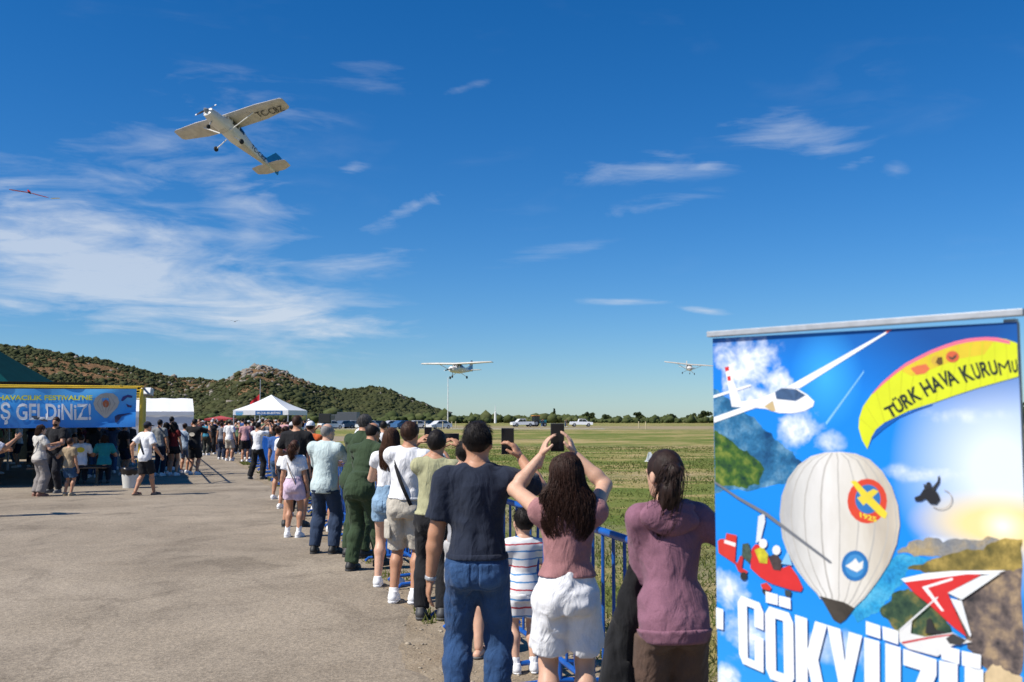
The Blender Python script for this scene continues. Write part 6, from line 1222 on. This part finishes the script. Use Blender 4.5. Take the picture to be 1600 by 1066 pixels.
    person('tall man in black t-shirt and dark shorts behind the girl', -3.42, 15.9, -8, 1.83, 1.06, head=(-6, 0, 0), hands=((-.2, .3, 1.15), (.2, .3, 1.15)), top=dict(m=BLK, sleeve=.7, hem=-.05, off=.014, name='t_shirt'), bottom=dict(m=C_((.035, .038, .045)), cut=.92, off=.016, flare=.018), shoes=((.02, .02, .02), 'shoe'), hair=('short', 'brown', .006), res=.014, feet=((-.16, -.03, 14, 0), (.12, 0, -8, 0)), group=GS)
    person('dark-haired girl standing between the lilac shorts girl and older man', -2.85, 15.3, -8, 1.42, .95, 1, head=(-12, 4, 0), top=dict(m=C_((.06, .06, .07)), sleeve=.6), bottom=dict(m=C_((.04, .045, .06)), cut=.6, off=.014), hair=('long', 'black', .26, .11), res=.015, group=GS)
    person('person in orange top and white cap farther along the barrier', -3.75, 18.6, -10, 1.72, 1.0, hands=((-.05, .35, 1.5), (.12, .35, 1.5)), poles=((-1, 0, -1), (1, 0, -1)), top=dict(m=C_((.55, .11, .03)), sleeve=.65), bottom=dict(m=BLK), hair=('cap', 'black', (.72, .72, .74)), res=.016, group=GS)
    person('man in white t-shirt and black trousers photographing with raised arms', -7.22, 28.4, -22, 1.66, .98, head=(-8, 2, 0), hands=((.0, .33, 1.52), (.17, .33, 1.52)), poles=((-1, 0, -1), (1, 0, -1)), top=dict(m=WHT, sleeve=.68, hem=-.03, name='t_shirt'), bottom=dict(m=BLK, off=.014, flare=.02), shoes=((.05, .05, .05), 'shoe'), hair=('short', 'black'), feet=((-.2, -.05, 14, 0), (.17, .03, -14, 0)), res=.016, group=GS)
    person('person in a bright yellow-green vest behind the covered barrier', -7.25, 33.5, -10, 1.72, 1.05, top=dict(m=C_((.42, .62, .03)), sleeve=.4), bottom=dict(m=NAVY), hair=('short', 'black'), res=.018, group=GS)
    person('man in white t-shirt, beige shorts and olive cap at the verge', -11.5, 40.7, -12, 1.74, 1.02, top=dict(m=WHT, sleeve=.7, hem=-.04), bottom=dict(m=KHAKI, cut=.9, off=.018, flare=.02), hair=('cap', 'black', (.13, .13, .09)), res=.018, group=GS)
    person('woman in grey vest top and navy trousers left of the man in beige shorts', -12.25, 42.2, -5, 1.62, .97, 1, top=dict(m=C_((.22, .22, .24)), sleeve=.12, hem=.0), bottom=dict(m=C_((.02, .03, .06)), off=.014, flare=.018), hair=('bun', 'brown'), res=.018, group=GS)
    # black jacket carried over the arm of the woman in the hoodie
    F = Field((.28, 3.95, .40), (.78, 4.75, 1.2), .010); F.cone(V3(.56, 4.5, 1.04), V3(.495, 4.48, .8), .035, .07, .03); F.cone(V3(.495, 4.48, .8), V3(.45, 4.46, .52), .07, .09, .03, True); F.cone(V3(.56, 4.5, 1.04), V3(.53, 4.5, .55), .03, .07, .03, True); F.wrinkle(.022, (13, 13, 3.5), 77, .010, (26, 26, 12)); V, Q = F.nets()
    tag(mesh('jacket', relax(V, Q, 1), Q, C_((.012, .012, .013)), None, True), 'black jacket hanging from the arm of the woman in the hoodie', 'jacket')
cast_near()
def cast_left():
    G2 = 'people around the shade canopy'
    person('man in white t-shirt, black shorts, dark cap and flip-flops striding across the apron', -8.2, 22.4, -28, 1.70, .98, lean=3, head=(-5, 3, 0), hands=((-.26, -.12, .86), (.27, .2, .88)), poles=((-.5, -1, 0), (.5, -1, 0)), top=dict(m=WHT, sleeve=.72, hem=-.085, slo=.02, off=.017, name='t_shirt'), bottom=dict(m=BLK, cut=.98, off=.018, flare=.022), shoes=((.03, .03, .03), 'sandal'), hair=('cap', 'black', (.02, .024, .04)), extra=(('strap', (.015, .015, .017), -1, .035),), feet=((-.05, -.20, 4, .02), (.05, .24, -4, 0)), res=.0135, group=G2)
    person('woman with brown hair, cream top and loose grey trousers beside the boy', -10.42, 22.1, -38, 1.63, 1.03, 1, head=(-12, 3, 0), hands=((-.1, .25, 1.05), (.18, .3, 1.1)), top=dict(m=C_((.55, .52, .47)), sleeve=.65, hem=-.04, off=.016), bottom=dict(m=C_((.24, .215, .20)), off=.02, flare=.038), shoes=((.25, .12, .08), 'shoe'), hair=('wavy', 'brown', .16, .11), extra=(('strap', (.1, .08, .07), 1, .015),), skin='light', res=.0135, group=G2)
    person('bearded man in dark t-shirt facing the camera beside the woman in cream', -10.55, 23.15, 168, 1.82, 1.08, head=(8, 4, 0), hands=((-.1, .34, 1.12), (.12, .34, 1.12)), top=dict(m=BLK, sleeve=.65, hem=-.04, off=.014, name='t_shirt'), bottom=dict(m=C_((.02, .02, .025)), off=.014, flare=.014), shoes=((.12, .12, .12), 'shoe'), hair=('short', 'brown', .012), extra=('beard', 'eyes'), res=.0135, group=G2)
    person('boy in tan shirt and denim shorts reaching towards the woman in cream', -9.83, 22.25, -14, 1.30, 1.0, head=(12, 2, 0), hands=((-.38, .12, .88), None), palms=((.3, 0, -1), None), top=dict(m=C_((.34, .26, .165)), sleeve=.6, hem=-.05, off=.016), bottom=dict(m=jeans_mat((.03, .075, .15)), cut=.82, off=.018, flare=.024), shoes=((.35, .28, .18), 'shoe'), hair=('short', 'brown'), res=.0135, group=G2)
    person('person cut off by the left edge with one hand raised', -9.15, 17.5, -60, 1.70, 1.0, hands=((-.12, .30, 1.15), (.12, .42, 1.36)), poles=((-1, 0, -1), (.4, -.3, -1)), top=dict(m=C_((.62, .62, .68)), sleeve=.9), bottom=dict(m=NAVY), hair=('short', 'black'), shoes=((.02, .02, .02), 'shoe'), res=.016, group=G2)
    def seated(a, b, lab, c, dark=False, patch=None, fem=0, hair=('short', 'black'), face=0, res=.018):
        q = CN+CFW*a+CS*b; yaw = math.degrees(math.atan2(-CS.x, CS.y))+face
        return person(lab, q.x, q.y, yaw, 1.70, 1.06, fem, lean=12, seat=.56, hip=(0, 0), feet=((-.1, .40, 0, 0), (.1, .42, 0, 0)), hands=((-.16, .42, .80), (.16, .42, .80)), head=(face and 8, 10, 0), top=dict(m=C_(c), sleeve=.68, hem=-.045, off=.016, patch=patch), bottom=dict(m=C_((.02, .025, .04))), shoes=((.05, .05, .05), 'shoe'), hair=hair, res=res, group='people seated at the picnic tables')
    seated(1.45, .86, 'seated person in white t-shirt with a yellow mark on the back', (.72, .72, .74), patch=((.70, .52, .04), .10, .07, .19), hair=('short', 'black'))
    seated(.88, .86, 'seated person in teal shirt right beside the bin', (.02, .24, .26), fem=1, hair=('wavy', 'brown', .15, .11))
    seated(1.7, 2.34, 'dark-shirted person seated across the table from the white t-shirt', (.03, .03, .035), face=180)
    seated(2.4, 2.36, 'person in brown seated across the table, farther left', (.09, .06, .045), face=180, fem=1, hair=('long', 'black', .2, .11))
    seated(4.2, 1.16, 'dark-shirted person seated at the shaded table behind the bearded man', (.025, .03, .04))
    seated(4.9, 1.16, 'grey-shirted person seated at the shaded table at far left', (.11, .12, .14), fem=1, hair=('bun', 'brown'))
    # standing group in the canopy's shade
    def std(px, Y, lab, top, bot, H=1.7, **k):
        kw = dict(res=.018, group='group standing at the end of the canopy'); kw.update(k); return person(lab, (px-800)/FPX*Y, Y, kw.pop('yaw', -10), H, top=top, bottom=bot, **kw)
    std(306, 30.6, 'man in black t-shirt with a pale emblem on the back and black shorts', dict(m=BLK, sleeve=.75, hem=-.06, off=.02, patch=((.55, .50, .42), .09, .06, .17)), dict(m=BLK, cut=.92, off=.02, flare=.02), 1.78, bulk=1.12, hands=((-.05, .3, 1.55), (.3, .35, 1.5)), poles=((-1, 0, -1), (1, 0, -1)))
    std(274, 30.2, 'woman in dark red top and black shorts with long dark hair', dict(m=C_((.14, .015, .015)), sleeve=.5, hem=-.02), dict(m=BLK, cut=.5, off=.02, flare=.02), 1.68, fem=1, hair=('long', 'black', .34, .12))
    std(262, 31.0, 'woman in black top with a dark red bag at the canopy posts', dict(m=BLK, sleeve=.5), dict(m=C_((.03, .02, .025)), cut=.55), 1.66, fem=1, hair=('long', 'black', .3, .12), extra=(('strap', (.16, .015, .03), 1, .03),))
    std(291, 31.6, 'person in pale blue denim shirt between the red top and black t-shirt', dict(m=C_((.30, .38, .48)), sleeve=1.5, hem=-.08), dict(m=jeans_mat((.14, .2, .3)), cut=.9), 1.62, fem=1, hair=('bun', 'brown'))
    std(252, 30.0, 'man in grey t-shirt behind the striding man', dict(m=C_((.20, .21, .22)), sleeve=.7), dict(m=NAVY), 1.75)
    std(270, 33.5, 'tall dark-haired man at the back of the shaded group', dict(m=C_((.03, .03, .04)), sleeve=.7), dict(m=BLK), 1.86)
    std(324, 47, 'woman in blue top with small rucksack walking away on the road', dict(m=C_((.04, .22, .32)), sleeve=.5, hem=0), dict(m=C_((.03, .035, .03))), 1.66, fem=1, hair=('bun', 'brown'))
cast_left()
# ---- the crowd: a few built figures, copied with their own colours
def crowd():
    base = []
    for k, kw in enumerate((dict(H=1.74, hair=('short', 'black')), dict(H=1.64, fem=1, hair=('long', 'black', .26, .115)), dict(H=1.72, hands=((-.05, .34, 1.54), (.14, .34, 1.54)), poles=((-1, 0, -1), (1, 0, -1)), hair=('short', 'brown')), dict(H=1.62, fem=1, hair=('bun', 'brown')), dict(H=1.76, bulk=1.1, hair=('cap', 'black', (.5, .5, .5))), dict(H=1.66, fem=1, hands=((-.04, .34, 1.48), (.14, .34, 1.48)), poles=((-1, 0, -1), (1, 0, -1)), hair=('wavy', 'brown', .22, .12)))):
        sh_ = k % 3 == 0; base.append(person('template', 0, -40, res=.024, top=dict(m=WHT, sleeve=.65, off=.016), bottom=dict(m=NAVY, cut=.88 if sh_ else 1.95, off=.016, flare=.016), **kw))
    TC = [((.74, .74, .75), 'white'), ((.02, .02, .022), 'black'), ((.30, .03, .035), 'red'), ((.04, .10, .28), 'blue'), ((.45, .42, .36), 'beige'), ((.20, .20, .21), 'grey'), ((.10, .03, .05), 'maroon'), ((.50, .28, .30), 'pink'), ((.03, .05, .09), 'navy'), ((.12, .18, .10), 'green')]
    BC = [(.02, .025, .045), (.015, .015, .017), (.05, .10, .19), (.35, .31, .25), (.10, .10, .11)]; rng = random.Random(21); used = set()
    BN = ['navy', 'black', 'denim', 'beige', 'grey']; KN = ['short-haired figure', 'long-haired figure', 'photographing figure', 'figure with bun', 'capped figure', 'wavy-haired photographer']; LOG = {}
    def place(k, x, y, yaw, tc, lab, grp, z=1.0):
        o = copy_tree(base[k]); o.location = (x, y, 0); o.rotation_euler.z = R(yaw); o.scale = (1, 1, z); tag(o, lab, 'person', grp); bi = rng.randrange(5); bm_ = C_(BC[bi]); LOG.setdefault(grp, []).append((x/max(y, 1), o, f'{KN[k]} in {TC[tc][1]} and {BN[bi]}')); tm = C_(TC[tc][0])
        for ch in o.children:
            nm = ch.name.split('.')[0]
            if nm in ('shirt', 'trousers', 'shorts'): ch.material_slots[0].link = 'OBJECT'; ch.material_slots[0].material = tm if nm == 'shirt' else bm_
    def lab_of(tc, where): return f'spectator in {TC[tc][1]} top {where}'
    y = 17.6
    while y < 22.5:
        k = rng.randrange(6); tc = rng.choice((1, 5, 8, 6, 1, 3, 0)); place(k, float(interp(FENCE, y))-.45-rng.random()*.25, y, rng.uniform(-30, 5), tc, lab_of(tc, 'at the barrier beyond the tall man in black'), 'crowd along the far barrier', rng.uniform(.95, 1.04)); y += rng.uniform(.9, 1.5)
    y = 39
    while y < 62:
        k = rng.randrange(6); tc = rng.randrange(10); place(k, float(interp(EDGE, y))+rng.uniform(.1, 2.4), y, rng.uniform(-40, 20), tc, lab_of(tc, 'on the verge before the white peaked tent'), 'crowd before the white tent', rng.uniform(.94, 1.05)); y += rng.uniform(.45, .85)
    for i in range(34):
        Y = rng.uniform(48, 76); px = rng.uniform(312, 372); tc = rng.choice((0, 2, 7, 5, 1, 3, 4, 0, 6)); place(rng.randrange(6), (px-800)/FPX*Y, Y, rng.uniform(-180, 180), tc, lab_of(tc, 'in the far crowd between the two white tents'), 'crowd between the white tents', rng.uniform(.93, 1.05))
    for i in range(24):
        Y = rng.uniform(50, 72); px = rng.uniform(378, 500); tc = rng.choice((1, 8, 5, 3, 0, 1, 6)); place(rng.randrange(6), (px-800)/FPX*Y, Y, rng.uniform(-90, 90), tc, lab_of(tc, 'under or beside the white peaked tent'), 'crowd at the white tent', rng.uniform(.93, 1.05))
    for i in range(46):
        a, b = rng.uniform(1.2, 8.5), rng.uniform(3.2, 16); q = CN+CFW*a+CS*b; tc = rng.choice((1, 8, 5, 1, 6, 9, 0)); place(rng.randrange(6), q.x, q.y, rng.uniform(-180, 180), tc, lab_of(tc, 'in the shade under the canopy'), 'crowd under the canopy', rng.uniform(.93, 1.04))
    for a, b, tc in ((.5, 5.0, 1), (.9, 6.5, 8), (1.3, 4.2, 1), (.7, 9.0, 5), (1.6, 7.4, 6), (.45, 12.0, 1)):
        q = CN+CFW*a+CS*b; place(rng.randrange(6), q.x, q.y, rng.uniform(-60, 60), tc, 'x', 'crowd under the canopy')
    for px, tc in ((846, 1), (849, 8), (883, 5), (886, 1)):
        place(rng.randrange(6), (px-800)/FPX*224, 224, rng.uniform(-180, 180), tc, 'tiny standing figure beside the vehicles across the field', 'figures by the vehicles')
    p_ = (600-800)/FPX*21; place(0, p_, 21, -10, 0, 'person in white shirt beyond the barrier, seen between the pilots and long-haired woman', 'crowd along the far barrier', .99)
    WH = {'crowd along the far barrier': 'along the far barrier', 'crowd before the white tent': 'on the verge', 'crowd between the white tents': 'between the tents', 'crowd at the white tent': 'by the peaked tent', 'crowd under the canopy': 'under the canopy', 'figures by the vehicles': 'by the far pickups'}
    N1 = 'first second third fourth fifth sixth seventh eighth ninth tenth eleventh twelfth thirteenth fourteenth fifteenth sixteenth seventeenth eighteenth nineteenth twentieth'.split(); NUM = list(N1)
    for tens, full in (('twenty', 'thirtieth'), ('thirty', 'fortieth'), ('forty', 'fiftieth'), ('fifty', 'sixtieth')): NUM += [f'{tens}-{n}' for n in N1[:9]]+[full]
    for grp, L in LOG.items():
        for i, (q, o, d) in enumerate(sorted(L, key=lambda t: t[0])): o['label'] = f'{d}, {NUM[i]} from left {WH[grp]}'
    for b in base:
        for c in list(b.children_recursive): bpy.data.objects.remove(c)
        bpy.data.objects.remove(b)
crowd()
